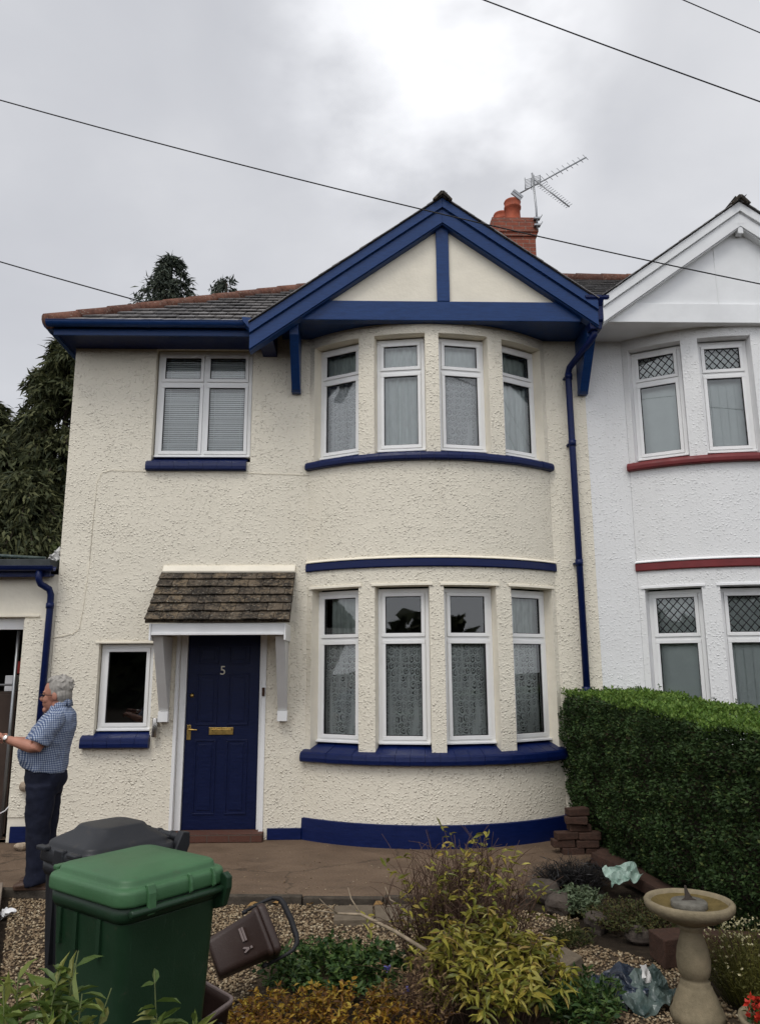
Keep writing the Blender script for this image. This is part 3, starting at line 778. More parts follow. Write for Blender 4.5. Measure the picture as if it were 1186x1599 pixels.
def gable(parent, ax, x_l, x_r, board_mat, infill_mat, beam_mat, post, roof_mat, za=7.075, two=True, beam=(5.60, 5.835), bx=None, soff=(0, 0)):
    line = lambda x, d=0.0: za - GK * abs(x - ax) - d
    g = MB()
    bx = bx or (x_l + 0.45, x_r - 0.25)
    ti = 0.20
    zb = beam[1] - 0.01
    xa = ax - (za - ti - zb) / GK; xb = ax + (za - ti - zb) / GK
    g.prism([(max(xa, x_l), zb), (min(xb, x_r), zb), (ax, za - ti)], GY + 0.07, GY + 0.13, 'Y')
    g.build('gable_panel', infill_mat, parent, bevel=0.003)
    for sx, xe in ((-1, x_l), (1, x_r)):
        bb = MB()
        def strip(d0, d1, y0, y1, xe=xe):
            poly = [(ax, line(ax, d1)), (xe, line(xe, d1)), (xe, line(xe, d0)), (ax, line(ax, d0))]
            if sx < 0: poly = [poly[3], poly[2], poly[1], poly[0]]
            bb.prism(poly, y0, y1, 'Y')
        strip(0.0, 0.115, GY - 0.065, GY + 0.02); strip(0.117, 0.125, GY - 0.045, GY + 0.015); strip(0.127, 0.295, GY - 0.038, GY + 0.018)
        strip(0.297, 0.31, GY - 0.02, GY + 0.10)
        bb.build('bargeboard', board_mat, parent, bevel=0.004)
    t = MB(); t.box(bx[0], bx[1], GY + 0.035, GY + 0.14, beam[0], beam[1]); t.build('tie_beam', beam_mat, parent, bevel=0.006)
    if post:
        p = MB(); p.prism([(ax - 0.072, beam[1] + 0.001), (ax + 0.072, beam[1] + 0.001), (ax + 0.072, za - 0.26), (ax - 0.072, za - 0.26)], GY + 0.03, GY + 0.068, 'Y')
        p.build('king_post', board_mat, parent, bevel=0.004)
    # soffit between the beam and the wall
    s = MB(); s.box(soff[0], soff[1], GY + 0.142, 0.10, beam[0] + 0.02, beam[0] + 0.05); s.build('gable_soffit', beam_mat, parent)
    # roof of the gable: boarding and real slates with ragged verges
    r = MB(); R_ = random.Random(int(ax * 7))
    Y1 = 3.4
    for sx, xe in ((-1, x_l), (1, x_r)):
        c = 1 / math.sqrt(1 + GK * GK)
        v = Vector((-sx * c, 0, GK * c)); u = Vector((0, 1, 0)); nrm = Vector((sx * GK * c, 0, c))
        Ls = abs(xe - ax) / c
        org = Vector((xe + 0.0, GY - 0.05, line(xe) + 0.008))
        yb_ = lambda v_: Y1 + 0.3
        p = [org, org + v * Ls, org + v * Ls + u * 4.0, org + u * 4.0]
        r.add(p, [(0, 1, 2, 3)])
        slates(r, org - u * 0.045, u, v, nrm, 4.0, Ls - 0.02, 0.25, 0.19, lambda a, b: -0.01 < a < 3.9 and b < Ls - 0.06, R_, lift=0.007, th=0.007, umin=0.0)
    ro = r.build('gable_roof', roof_mat, parent)
    rt = MB(); y = GY - 0.12; i = 0
    while y < 3.0:
        rt.prism([(ax - 0.115, za - 0.045), (ax - 0.02, za + 0.062), (ax + 0.02, za + 0.062), (ax + 0.115, za - 0.045), (ax + 0.09, za - 0.06), (ax, za + 0.02), (ax - 0.09, za - 0.06)], y, y + 0.44, 'Y'); y += 0.45
    tr = rt.build('ridge_tiles', 'porch_tile', ro, bevel=0.008)
    return ro

# ================================================================== THE CREAM HOUSE
house = thing('house', 'cream roughcast house with blue gable boards, blue front door and curved two storey bay', 'house', (-0.3, 0, 0))
PX = 2.70
CX = 0.83; BXL = CX - BR * math.sin(rad(BA)); BXR = CX + BR * math.sin(rad(BA))
wl = MB()
DOOR = (-1.95, -1.045, 0.0, 2.19); SMALL = (-2.83, -2.235, 1.055, 2.04); UPW = (-2.385, -1.245, 4.10, 5.50)
shell(wl, plane_map(), -3.33, -1.2, 0.0, 5.56, [DOOR, SMALL, UPW][1:], 0.12, 0.5) if False else None
shell(wl, plane_map(), -3.33, -1.0, 0.0, 5.56, [(DOOR[0], DOOR[1], 0.0, DOOR[3]), SMALL, UPW], 0.13, 0.5)
shell(wl, plane_map(), -1.0, BXL, 0.0, 5.68, [], 0.1, 0.5)
shell(wl, plane_map(), BXR, PX, 0.0, 5.68, [], 0.1, 0.5)
wl.box(-3.331, -3.13, 0.002, 7.4, 0, 5.56, 1); wl.box(-3.1, PX, 7.2, 7.4, 0, 5.56, 1)
wl.build('front_wall', ['cream_rough', 'cream'], house)
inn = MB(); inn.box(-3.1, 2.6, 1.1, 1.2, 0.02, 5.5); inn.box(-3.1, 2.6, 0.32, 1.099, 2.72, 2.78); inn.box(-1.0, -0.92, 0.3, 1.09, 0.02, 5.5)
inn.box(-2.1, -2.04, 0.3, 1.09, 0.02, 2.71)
inn.build('inner_wall', 'dark', house)  # coloured near black so the rooms behind the panes look unlit
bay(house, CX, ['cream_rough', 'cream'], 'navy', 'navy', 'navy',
    [['lace', 'half_l'], ['lace', None], ['lace', None], ['lace', 'net_dim'],
     ['lace_dense', 'net_dim'], ['net', 'net'], ['lace_dense', 'sheet'], ['net', 'net_dim']], False)
# plinth of the straight wall, sill and drip mouldings
b = MB(); b.box(DOOR[1] + 0.09, BXL - 0.03, -0.022, 0.01, 0.0, 0.115); b.build('plinth', 'navy', house, bevel=0.004)
b = MB(); b.box(BXR - 0.05, PX, -0.020, 0.01, 0.0, 0.24); b.build('plinth', 'navy', house, bevel=0.004)
def straight_sill(x0, x1, z0, z1, d, n, mat='navy', up=0.075):
    b = MB(); R_ = random.Random(int(z0 * 10))
    for i in range(n):
        a = x0 + (x1 - x0) * i / n + 0.0012; c = x0 + (x1 - x0) * (i + 1) / n - 0.0012; o_ = R_.uniform(-0.001, 0.001)
        b.prism([(p[0] , p[1] + o_) for p in ((0.13, z1 + up), (0.13, z0 + 0.01), (-0.012, z0), (-d + 0.012, z0 + 0.004), (-d, z0 + 0.016), (-d - 0.002, z0 + 0.05), (-d + 0.006, z1 - 0.02), (-d + 0.022, z1 - 0.006))], a, c, 'X')
    return b.build('sill', mat)
w1 = window(house, ((UPW[0] + UPW[1]) / 2, 0.075, UPW[2] + 0.07), 0, UPW[1] - UPW[0] - 0.03, UPW[3] - UPW[2] - 0.085, 2, 0.915, ['blind'] * 4)
s = straight_sill(-2.43, -1.285, 3.992, 4.105, 0.060, 7); attach(s, w1)
w2 = window(house, ((SMALL[0] + SMALL[1]) / 2, 0.075, SMALL[2] + 0.055), 0, SMALL[1] - SMALL[0] - 0.02, SMALL[3] - SMALL[2] - 0.062, 1, None, [None])
s = straight_sill(-2.95, -2.225, 0.935, 1.055, 0.075, 5); attach(s, w2)
b = MB(); b.box(-2.87, -2.16, -0.016, 0.002, 2.04, 2.062); b.build('lintel_drip', 'cream', house, bevel=0.003)

# front door
door = MB(); dx0, dx1, dz0, dz1, dy = -1.872, -1.085, 0.088, 2.13, 0.085
door.box(dx0, dx1, dy, dy + 0.045, dz0, dz1)
def panel(x0, x1, z0, z1):
    # sunk moulding with raised field
    for q in ((x0, x1, z0, z0 + .018), (x0, x1, z1 - .018, z1), (x0, x0 + .018, z0 + .018, z1 - .018), (x1 - .018, x1, z0 + .018, z1 - .018)):
        door.box(q[0], q[1], dy - 0.009, dy - 0.0005, q[2], q[3])
    door.box(x0 + .045, x1 - .045, dy - 0.007, dy - 0.0005, z0 + .045, z1 - .045)
for xa, xb in ((-1.765, -1.535), (-1.425, -1.195)):
    panel(xa, xb, 1.815, 2.02); panel(xa, xb, 1.16, 1.715); panel(xa, xb, 0.24, 1.01)
dr = door.build('door', 'door_blue', house, bevel=0.004)
fb = MB(); fb.box(-1.948, -1.878, 0.055, 0.128, 0.088, 2.188); fb.box(-1.079, -1.047, 0.055, 0.128, 0.088, 2.188); fb.box(-1.878, -1.079, 0.056, 0.128, 2.136, 2.188)
fb.box(-1.985, -1.949, -0.014, 0.05, 0.0, 2.14); fb.box(-1.046, -1.0, -0.014, 0.05, 0.0, 2.14)
fb.build('door_frame', 'upvc', house, bevel=0.004)
lb = MB(); lb.box(-1.615, -1.352, dy - 0.014, dy - 0.001, 1.062, 1.138); lb.box(-1.595, -1.372, dy - 0.019, dy - 0.0145, 1.078, 1.122); lb.build('letterbox', 'brass', dr, bevel=0.004)
kn = MB(); kn.lathe([(0.0, 0.0), (0.021, 0.0), (0.024, 0.006), (0.016, 0.012), (0.012, 0.02), (0.0, 0.022)], (0, 0, 0), 20)
k_ = kn.build('lock', 'brass'); k_.rotation_euler = (rad(90), 0, 0); k_.location = (-1.815, dy, 1.478); attach(k_, dr)
hb = MB(); hb.box(-1.855, -1.81, dy - 0.010, dy - 0.001, 1.01, 1.165); hb.tube([(-1.832, dy - 0.008, 1.118), (-1.832, dy - 0.045, 1.118), (-1.80, dy - 0.052, 1.12), (-1.735, dy - 0.05, 1.116)], [0.009, 0.009, 0.009, 0.007], 10)
hb.build('door_handle', 'brass', dr, bevel=0.002)
tx = bpy.data.curves.new('door_number', 'FONT'); tx.body = '5'; tx.size = 0.135; tx.extrude = 0.004; tx.align_x = 'CENTER'
to = bpy.data.objects.new('door_number', tx); COL.objects.link(to); tx.materials.append(M['ceramic_number'])
tm = bpy.data.meshes.new_from_object(to); bpy.data.objects.remove(to); to = bpy.data.objects.new('door_number', tm); COL.objects.link(to)
to.rotation_euler = (rad(90), 0, 0); to.location = (-1.488, dy - 0.006, 1.70); attach(to, dr)
bb_ = MB(); bb_.box(-1.04, -1.012, -0.032, -0.0145, 1.47, 1.56); bb_.box(-1.034, -1.018, -0.036, -0.0325, 1.49, 1.52); bb_.build('door_bell', 'old_brick', house, bevel=0.003)
st = MB(); st.box(-1.985, -0.99, -0.13, 0.128, 0.0, 0.086); st.build('door_step', 'red_tile', house, bevel=0.008)
lm = MB(); lm.tube([(-2.165, -0.055, 1.05), (-2.165, -0.055, 1.25)], 0.032, 18); lm.box(-2.185, -2.145, -0.05, 0.0, 1.08, 1.22); lm.build('wall_lamp', 'chrome', house, bevel=0.004)

# porch canopy
cn = MB(); R_ = random.Random(5)
ct = Vector((-2.185, 0.0, 2.815)); cf = Vector((-2.205, -0.60, 2.245))
vdir = Vector((0, 0.60, 0.57)); Lc = vdir.length; vdir.normalize(); un = Vector((1, 0, 0)); nn = un.cross(vdir).normalized()
org = Vector((-2.19, -0.60, 2.25)); Wc = 1.485; ex = Lc / 6; tw = Wc / 9
cn.add([org + nn * -0.03, org + un * Wc + nn * -0.03, org + un * Wc + vdir * Lc + nn * -0.03, org + vdir * Lc + nn * -0.03, org, org + un * Wc, org + un * Wc + vdir * Lc, org + vdir * Lc],
       [(0, 3, 2, 1), (4, 5, 6, 7), (0, 1, 5, 4), (1, 2, 6, 5), (2, 3, 7, 6), (3, 0, 4, 7)])
for j in range(6):
    sh = 0.5 if j % 2 else 0.0
    edges = [0.0] + [(i + 1 - sh) * tw for i in range(10 if sh else 9) if 0 < (i + 1 - sh) * tw < Wc - 0.02] + [Wc]
    for a, b_ in zip(edges[:-1], edges[1:]):
        sk = R_.uniform(-.005, .005); lf = 0.024 + R_.uniform(0, .008); dv = R_.uniform(-.004, .004)
        p = [org + un * (a + .002) + vdir * (j * ex - .02 + dv + sk) + nn * lf, org + un * (b_ - .002) + vdir * (j * ex - .02 + dv - sk) + nn * lf,
             org + un * (b_ - .002) + vdir * ((j + 1) * ex) + nn * .003, org + un * (a + .002) + vdir * ((j + 1) * ex) + nn * .003]
        q = [x + nn * .014 for x in p]
        cn.add(p + q, [(0, 3, 2, 1), (4, 5, 6, 7), (0, 1, 5, 4), (1, 2, 6, 5), (2, 3, 7, 6), (3, 0, 4, 7)])
can = cn.build('door_canopy', 'porch_tile', house, bevel=0.003)
b = MB(); b.prism([(0.0, 2.815), (0.0, 2.90), (-0.02, 2.895), (-0.055, 2.832), (-0.05, 2.815)], -2.17, -0.705, 'X'); b.build('flashing', 'cream', can)
b = MB(); b.box(-2.125, -0.765, -0.565, -0.54, 2.105, 2.225); b.box(-2.125, -0.765, -0.575, -0.5655, 2.105, 2.13); b.box(-2.13, -0.76, -0.539, -0.001, 2.19, 2.215)
b.box(-2.145, -2.126, -0.58, 0.0, 2.05, 2.225); b.box(-0.764, -0.745, -0.58, 0.0, 2.05, 2.225); b.build('canopy_fascia', 'upvc', can, bevel=0.003)
for x in (-2.125, -0.86):
    b = MB(); w = 0.10
    b.prism([(-0.05, 2.10), (-0.05, 1.32), (-0.09, 1.32), (-0.50, 2.10)][::-1], x, x + w, 'X', 0)
    b.prism([(-0.001, 2.10), (-0.001, 1.20), (-0.048, 1.20), (-0.048, 2.10)][::-1], x + 0.01, x + w - 0.01, 'X', 0)
    b.box(x - 0.003, x + w + 0.003, -0.115, -0.0495, 1.21, 1.318, 1)
    b.build('canopy_bracket', ['grey_paint', 'upvc'], can, bevel=0.003)

# main roof, hipped at the left end
rf = MB(); R_ = random.Random(11)
sl = math.sqrt(1 + PITCH ** 2); v = Vector((0, 1 / sl, PITCH / sl)); u = Vector((1, 0, 0)); nrm = Vector((0, -PITCH / sl, 1 / sl))
HX = -3.50
org = Vector((HX, EAVE_Y - 0.05, EAVE_Z - 0.034))
LS = (RIDGE_Y - EAVE_Y + 0.05) * sl
hipx = (RIDGE_Y - EAVE_Y) + 0.0
rf.add([(HX, EAVE_Y - 0.05, EAVE_Z - 0.034), (PX + 3.5, EAVE_Y - 0.05 , EAVE_Z - 0.034), (PX + 3.5, RIDGE_Y, RIDGE_Z), (HX + hipx, RIDGE_Y, RIDGE_Z)], [(0, 1, 2, 3)]) if False else None
rf.add([(HX, EAVE_Y - 0.05, EAVE_Z - 0.034), (-1.12, EAVE_Y - 0.05, EAVE_Z - 0.034), (-0.2, 0.3, EAVE_Z + PITCH * (0.3 - EAVE_Y)), (-0.2, GY + 2.3, EAVE_Z + PITCH * (GY + 2.3 - EAVE_Y)), (PX, GY + 2.3, EAVE_Z + PITCH * (GY + 2.3 - EAVE_Y)), (PX, RIDGE_Y, RIDGE_Z), (HX + hipx, RIDGE_Y, RIDGE_Z)], [(0, 1, 2, 3, 4, 5, 6)])
rf.add([(HX, EAVE_Y - 0.05, EAVE_Z - 0.034), (HX + hipx, RIDGE_Y, RIDGE_Z), (HX, 2 * RIDGE_Y - EAVE_Y, EAVE_Z)], [(0, 1, 2)])
rf.add([(HX + hipx, RIDGE_Y, RIDGE_Z), (PX, RIDGE_Y, RIDGE_Z), (PX, 2 * RIDGE_Y - EAVE_Y, EAVE_Z), (HX, 2 * RIDGE_Y - EAVE_Y, EAVE_Z)], [(0, 1, 2, 3)])
slates(rf, org, u, v, nrm, 6.4, LS, 0.215, 0.26, lambda a, b: a > b / sl * 1.0 + 0.02 and (a + HX < -1.12 + (b * PITCH / sl) / GK or (a > 5.4 and b > 2.6)) and a < 6.42 and b < LS - 0.1, R_, lift=0.042, th=0.017, gap=0.009)
roof = rf.build('roof', 'slate', house)
hp = MB(); a = Vector((HX + 0.0, EAVE_Y - 0.05, EAVE_Z - 0.01)); c = Vector((HX + hipx, RIDGE_Y, RIDGE_Z + 0.03))
n = 16
for i in range(n):
    p = a + (c - a) * (i / n); q = a + (c - a) * ((i + 1.06) / n)
    hp.tube([p + Vector((0, 0, .004)), q], [0.088, 0.080], 12)
hp.build('hip_tiles', 'terracotta', roof)
rd = MB(); x = HX + hipx
while x < PX + 0.2:
    rd.tube([(x, RIDGE_Y, RIDGE_Z + 0.035), (x + 0.46, RIDGE_Y, RIDGE_Z + 0.03)], [0.10, 0.094], 12); x += 0.45
rd.build('ridge_tiles', 'terracotta', roof)
# eaves
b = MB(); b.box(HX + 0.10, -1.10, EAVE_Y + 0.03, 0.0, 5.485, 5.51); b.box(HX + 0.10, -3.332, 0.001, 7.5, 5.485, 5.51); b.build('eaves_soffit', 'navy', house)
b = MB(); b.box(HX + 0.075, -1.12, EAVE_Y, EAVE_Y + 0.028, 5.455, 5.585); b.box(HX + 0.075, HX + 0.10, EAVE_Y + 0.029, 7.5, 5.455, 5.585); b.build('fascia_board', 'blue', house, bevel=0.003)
def gutter(p0, p1, r, mat, parent):
    b = MB(); p0 = Vector(p0); p1 = Vector(p1); d = (p1 - p0).normalized(); sd = Vector((0, 0, 1)).cross(d).normalized()
    prof = []
    for k in range(11):
        an = math.pi + math.pi * k / 10; prof.append((r * math.cos(an), r * math.sin(an)))
    prof = [(-r - .006, 0.0)] + prof + [(r + .006, 0.0), (r + .006, .006)] + [((r - .004) * math.cos(math.pi * 2 - math.pi * k / 10), (r - .004) * math.sin(math.pi * 2 - math.pi * k / 10) + .004) for k in range(11)] + [(-r - .006, .006)]
    b.rings([[p + sd * x + Vector((0, 0, z)) for x, z in prof] for p in (p0, p0 + (p1 - p0) * .5, p1)], 0, True, False)
    for t in (0.02, 0.5, 0.98):
        c = p0 + (p1 - p0) * t
        b.rings([[q + sd * x * 1.06 + Vector((0, 0, z * 1.06)) for x, z in prof[:13]] + [q + sd * x * 0.9 + Vector((0, 0, .002)) for x, z in ((1 * r, 0), (-1 * r, 0))] for q in (c - d * .02, c + d * .02)], 0, True, False)
    return b.build('gutter', mat, parent)
gutter((HX + 0.02, EAVE_Y - 0.062, 5.585), (-1.24, EAVE_Y - 0.062, 5.585), 0.056, 'blue', house)
gutter((HX + 0.01, EAVE_Y - 0.0, 5.585), (HX + 0.01, 7.4, 5.585), 0.056, 'blue', house)
# ---- gable
gable(house, 0.965, -1.20, 2.70, 'blue', 'cream', 'blue', True, 'slate', bx=(-0.68, 2.52), soff=(-0.90, 2.68))
b = MB(); b.box(-1.13, -0.96, GY + 0.03, 0.0, 5.395, 5.62); b.build('eaves_box', 'navy', house, bevel=0.004)
b = MB(); b.prism([(-1.29, 5.56), (-1.20, 5.45), (-1.185, 5.47), (-1.185, 5.585), (-1.29, 5.60)], GY - 0.03, GY + 0.16, 'Y'); b.build('gutter_end', 'blue', house, bevel=0.004)
for x, top in ((-0.725, 5.612), (2.66, 5.612)):
    b = MB(); h = 0.05
    b.prism([(-0.001, 4.93), (-0.001, top), (-0.52, top), (-0.50, 5.46), (-0.105, 4.945), (-0.075, 4.93)][::-1], x - h, x + h, 'X')
    b.box(x - h - .004, x + h + .004, -0.082, -0.0015, 4.925, 4.985)
    b.build('roof_bracket', 'blue', house, bevel=0.005)
hb = MB()
def rr(cx_, cy_, w, d, z): return [(cx_ - w / 2, cy_ - d / 2, z), (cx_ + w / 2, cy_ - d / 2, z), (cx_ + w / 2, cy_ + d / 2, z), (cx_ - w / 2, cy_ + d / 2, z)]
hb.rings([rr(2.68, -0.55, .13, .13, 5.50), rr(2.68, -0.55, .15, .15, 5.58), rr(2.69, -0.56, .17, .17, 5.60), rr(2.69, -0.56, .18, .18, 5.76), rr(2.69, -0.57, .25, .24, 5.83), rr(2.69, -0.57, .27, .26, 5.845), rr(2.69, -0.57, .27, .26, 5.875), rr(2.69, -0.57, .23, .22, 5.875), rr(2.69, -0.57, .17, .16, 5.80)], 0, True, False)
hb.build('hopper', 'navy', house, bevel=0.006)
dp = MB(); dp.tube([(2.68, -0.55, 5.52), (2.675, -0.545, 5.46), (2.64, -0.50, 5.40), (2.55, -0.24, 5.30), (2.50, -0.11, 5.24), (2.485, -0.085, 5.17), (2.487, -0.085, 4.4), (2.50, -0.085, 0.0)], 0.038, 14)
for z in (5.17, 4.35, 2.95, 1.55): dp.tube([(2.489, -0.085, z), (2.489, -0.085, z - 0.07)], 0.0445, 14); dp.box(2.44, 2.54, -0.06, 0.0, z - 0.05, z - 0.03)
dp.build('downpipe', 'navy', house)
# thin painted telephone wire on the wall
b = MB(); b.tube([(-3.0, -0.006, 2.95), (-2.98, -0.006, 3.85), (-2.93, -0.008, 3.97), (-2.82, -0.008, 4.0), (-2.43, -0.006, 3.985), (-1.27, -0.006, 3.97), (-0.56, -0.005, 3.945)], 0.0022, 6)
b.tube([(-3.0, -0.006, 2.95), (-3.03, -0.006, 2.45), (-3.06, -0.006, 2.2), (-3.13, -0.007, 2.145), (-3.35, -0.005, 2.10)], 0.0026, 6)
b.build('wall_wire', 'cream', house)
# chimney
ch = MB(); cx0, cx1, cy0, cy1 = 2.33, 3.06, 3.35, 4.25
ch.box(cx0, cx1, cy0, cy1, 7.6, 9.05); ch.box(cx0 - .025, cx1 + .025, cy0 - .025, cy1 + .025, 9.0505, 9.12); ch.box(cx0 - .045, cx1 + .045, cy0 - .045, cy1 + .045, 9.1205, 9.34); ch.box(cx0 - .02, cx1 + .02, cy0 - .02, cy1 + .02, 9.3405, 9.41)
chim = ch.build('chimney', 'brick', roof, bevel=0.008)
for x, y, s_ in ((2.74, 3.62, 1.0), (2.62, 4.02, 0.92)):
    p = MB(); p.lathe([(0.0, 0), (0.165, 0.0), (0.155, 0.05), (0.135, 0.08), (0.132, 0.33), (0.15, 0.345), (0.152, 0.38), (0.137, 0.395), (0.145, 0.46), (0.152, 0.475), (0.14, 0.50), (0.11, 0.50), (0.10, 0.40), (0.0, 0.38)], (x, y, 9.40), 24)
    o = p.build('chimney_pot', 'pot', chim)
cr = MB()
R_ = random.Random(3)

# ================================================================== THE WHITE NEIGHBOUR
nb = thing('house', 'white roughcast neighbour house with dark red sills and leaded top lights', 'house', (5.0, 0, 0))
NCX = 2 * PX - CX; NL = NCX - BR * math.sin(rad(BA)); NR = NCX + BR * math.sin(rad(BA))
w = MB(); shell(w, plane_map(0.003), PX, NL, 0, 5.68, [], 0.1, 0.5); shell(w, plane_map(0.003), NR, 8.7, 0, 5.6, [], .1, .5)
w.box(8.5, 8.7, 0.01, 7.4, 0, 5.56, 1); w.box(PX + .01, 8.5, 7.2, 7.4, 0, 5.56, 1); w.build('front_wall', ['white_rough', 'white_wall'], nb)
inn = MB(); inn.box(PX + .1, 8.4, 1.1, 1.2, 0.02, 5.5); inn.box(PX + .1, 8.4, 0.32, 1.099, 2.72, 2.78); inn.build('inner_wall', 'dark', nb)  # same near-black colour in place of room shade
bay(nb, NCX, ['white_rough', 'white_wall'], 'maroon', 'maroon', None, [['vblind', 'sheet']] * 4 + [['vblind', 'sheet']] * 4, True, tiles=False)
gable(nb, 2 * PX - 0.965 + 0.0, PX + 0.06, 6.6, 'white_board', 'white_board', 'white_board', False, 'slate', bx=(PX + 0.12, 6.3), soff=(PX + 0.005, 6.5))
b = MB(); ax = 2 * PX - 0.965
b.box(ax - 0.30, ax - 0.285, GY + 0.062, GY + 0.069, 5.84, 6.62); b.box(ax - 0.03, ax + 0.03, GY - 0.03, GY + 0.05, 6.69, 6.80); b.box(ax - 0.05, ax + 0.05, GY - 0.04, GY + 0.055, 6.801, 6.84)
b.build('gable_finial', 'white_board', nb, bevel=0.004)
rf = MB(); R_ = random.Random(12)
rf.add([(PX, GY + 2.3, EAVE_Z + PITCH * (GY + 2.3 - EAVE_Y)), (6.4, GY + 2.3, EAVE_Z + PITCH * (GY + 2.3 - EAVE_Y)), (9.2, EAVE_Y - .05, EAVE_Z - .034), (9.2 - hipx, RIDGE_Y, RIDGE_Z), (PX, RIDGE_Y, RIDGE_Z)], [(0, 1, 2, 3, 4)])
rf.add([(PX, RIDGE_Y, RIDGE_Z), (9.2 - hipx, RIDGE_Y, RIDGE_Z), (9.2, 2 * RIDGE_Y - EAVE_Y, EAVE_Z), (PX, 2 * RIDGE_Y - EAVE_Y, EAVE_Z)], [(0, 1, 2, 3)])
rf.add([(9.2, EAVE_Y, EAVE_Z), (9.2, 2 * RIDGE_Y - EAVE_Y, EAVE_Z), (9.2 - hipx, RIDGE_Y, RIDGE_Z)], [(0, 1, 2)])
slates(rf, Vector((PX, EAVE_Y - .05, EAVE_Z - .034)), u, v, nrm, 1.6, LS, 0.215, 0.26, lambda a, b: b > 2.6 and b < LS - 0.1, R_, lift=0.042, th=0.017, gap=0.009)
nroof = rf.build('roof', 'slate', nb)
rd = MB(); x = PX + 0.22
while x < 5.2:
    rd.tube([(x, RIDGE_Y, RIDGE_Z + 0.035), (x + 0.46, RIDGE_Y, RIDGE_Z + 0.03)], [0.10, 0.094], 12); x += 0.45
rd.build('ridge_tiles', 'terracotta', nroof)

# ================================================================== GARAGE
gar = thing('garage', 'low flat roofed cream garage with blue gutter and open doorway at left', 'garage', (-4.6, 0, 0))
w = MB(); GO = (-5.95, -3.665, 0.0, 2.33)
shell(w, plane_map(0.012), -6.4, -3.335, 0, 2.80, [GO], 0.14, 0.6)
w.box(-6.4, -6.2, 0.03, 6, 0, 2.8, 1); w.box(-6.2, -3.34, 5.8, 6, 0, 2.8, 1); w.build('front_wall', ['cream', 'cream'], gar)
w = MB(); w.box(-3.665, -3.335, 0.0, 0.011, 0.25, 2.30); w.build('door_pier', 'cream_rough', gar)
b = MB(); b.box(-6.5, -3.36, -0.18, 6.05, 2.86, 2.95); b.build('flat_roof', 'felt', gar, bevel=0.006)
b = MB(); b.box(-6.45, -3.375, -0.135, -0.11, 2.76, 2.858); b.box(-6.45, -3.38, -0.109, 0.010, 2.78, 2.80); b.build('fascia_board', 'navy', gar, bevel=0.003)
gutter((-6.45, -0.185, 2.865), (-3.31, -0.185, 2.865), 0.05, 'navy', gar)
b = MB(); b.tube([(-3.475, -0.175, 2.83), (-3.475, -0.17, 2.73), (-3.46, -0.15, 2.68), (-3.39, -0.08, 2.63), (-3.375, -0.06, 2.57), (-3.375, -0.055, 2.4), (-3.40, -0.055, 0.0)], 0.036, 14)
b.tube([(-3.377, -0.055, 2.48), (-3.378, -0.055, 2.42)], 0.042, 14); b.build('downpipe', 'navy', gar)
b = MB(); b.box(-3.62, -3.30, -0.024, 0.0, 0.0, 0.16); b.build('plinth', 'navy', gar, bevel=0.003)
b = MB(); b.box(-6.0, -3.50, -0.012, 0.0, 2.335, 2.352); b.build('lintel_drip', 'cream', gar)
b = MB(); b.box(-5.95, -3.672, 0.09, 0.16, 2.20, 2.328); b.build('door_frame', 'upvc', gar, bevel=0.003)
b = MB(); b.tube([(-3.80, 0.2, 2.19), (-3.80, 0.2, 0.0)], 0.02, 8); b.tube([(-3.80, 0.2, 1.60), (-5.9, 0.2, 1.60)], 0.012, 8); b.build('door_track', 'steel', gar)
b = MB(); b.tube([(-3.50, -0.002, 0.56), (-3.50, -0.05, 0.56)], 0.05, 16); b.build('pipe_outlet', 'pale_rock', gar)
b = MB(); b.box(-6.1, -3.4, 2.6, 2.65, 0.0, 2.7); b.build('inner_wall', 'dark', gar)  # near-black sheet standing in for the shade deep in the garage
t = thing('cupboard', 'dark brown board cupboard standing inside the open garage doorway', 'cupboard', (-4.3, 0.6, 0))
b = MB(); b.box(-4.9, -3.86, 0.42, 0.9, 0.0, 1.52); b.build('carcass', 'cupboard', t, bevel=0.006)
b = MB(); b.box(-4.37, -3.88, 0.40, 0.419, 0.05, 1.49); b.box(-4.88, -4.39, 0.40, 0.419, 0.05, 1.49); b.build('cupboard_door', 'cupboard', t, bevel=0.006)
b = MB(); b.box(-4.02, -3.90, 0.46, 0.75, 1.525, 1.70); bx_ = b.build('carton', 'paper', bevel=0.004); tag(bx_, 'small white carton on top of the brown cupboard in the garage', 'box')
b = MB(); b.box(-3.955, -3.915, 0.60, 0.7, 1.72, 1.86); b.tube([(-3.935, .65, 1.86), (-3.935, .65, 1.90)], .012, 10); o = b.build('spray_can', 'red', bevel=0.008); tag(o, 'small red can on the white carton in the garage doorway', 'can')
b = MB(); R_ = random.Random(4)
b.ellipsoid((-3.845, 0.55, 1.585), (0.06, 0.10, 0.065), None, 14); o = b.build('rag', 'lead'); tag(o, 'crumpled grey rag on the cupboard edge in the garage', 'rag')
t_ = o.modifiers.new('crumple', 'DISPLACE'); tex = bpy.data.textures.new('crumple', 'CLOUDS'); tex.noise_scale = 0.05; t_.texture = tex; t_.strength = 0.06
b = MB(); b.tube([(-3.90, 0.05, 0.26), (-3.78, 0.0, 0.27), (-3.68, -0.03, 0.32), (-3.655, 0.02, 0.37)], 0.006, 6); o = b.build('flex_cable', 'paper'); tag(o, 'thin white cable trailing out of the garage doorway', 'cable')
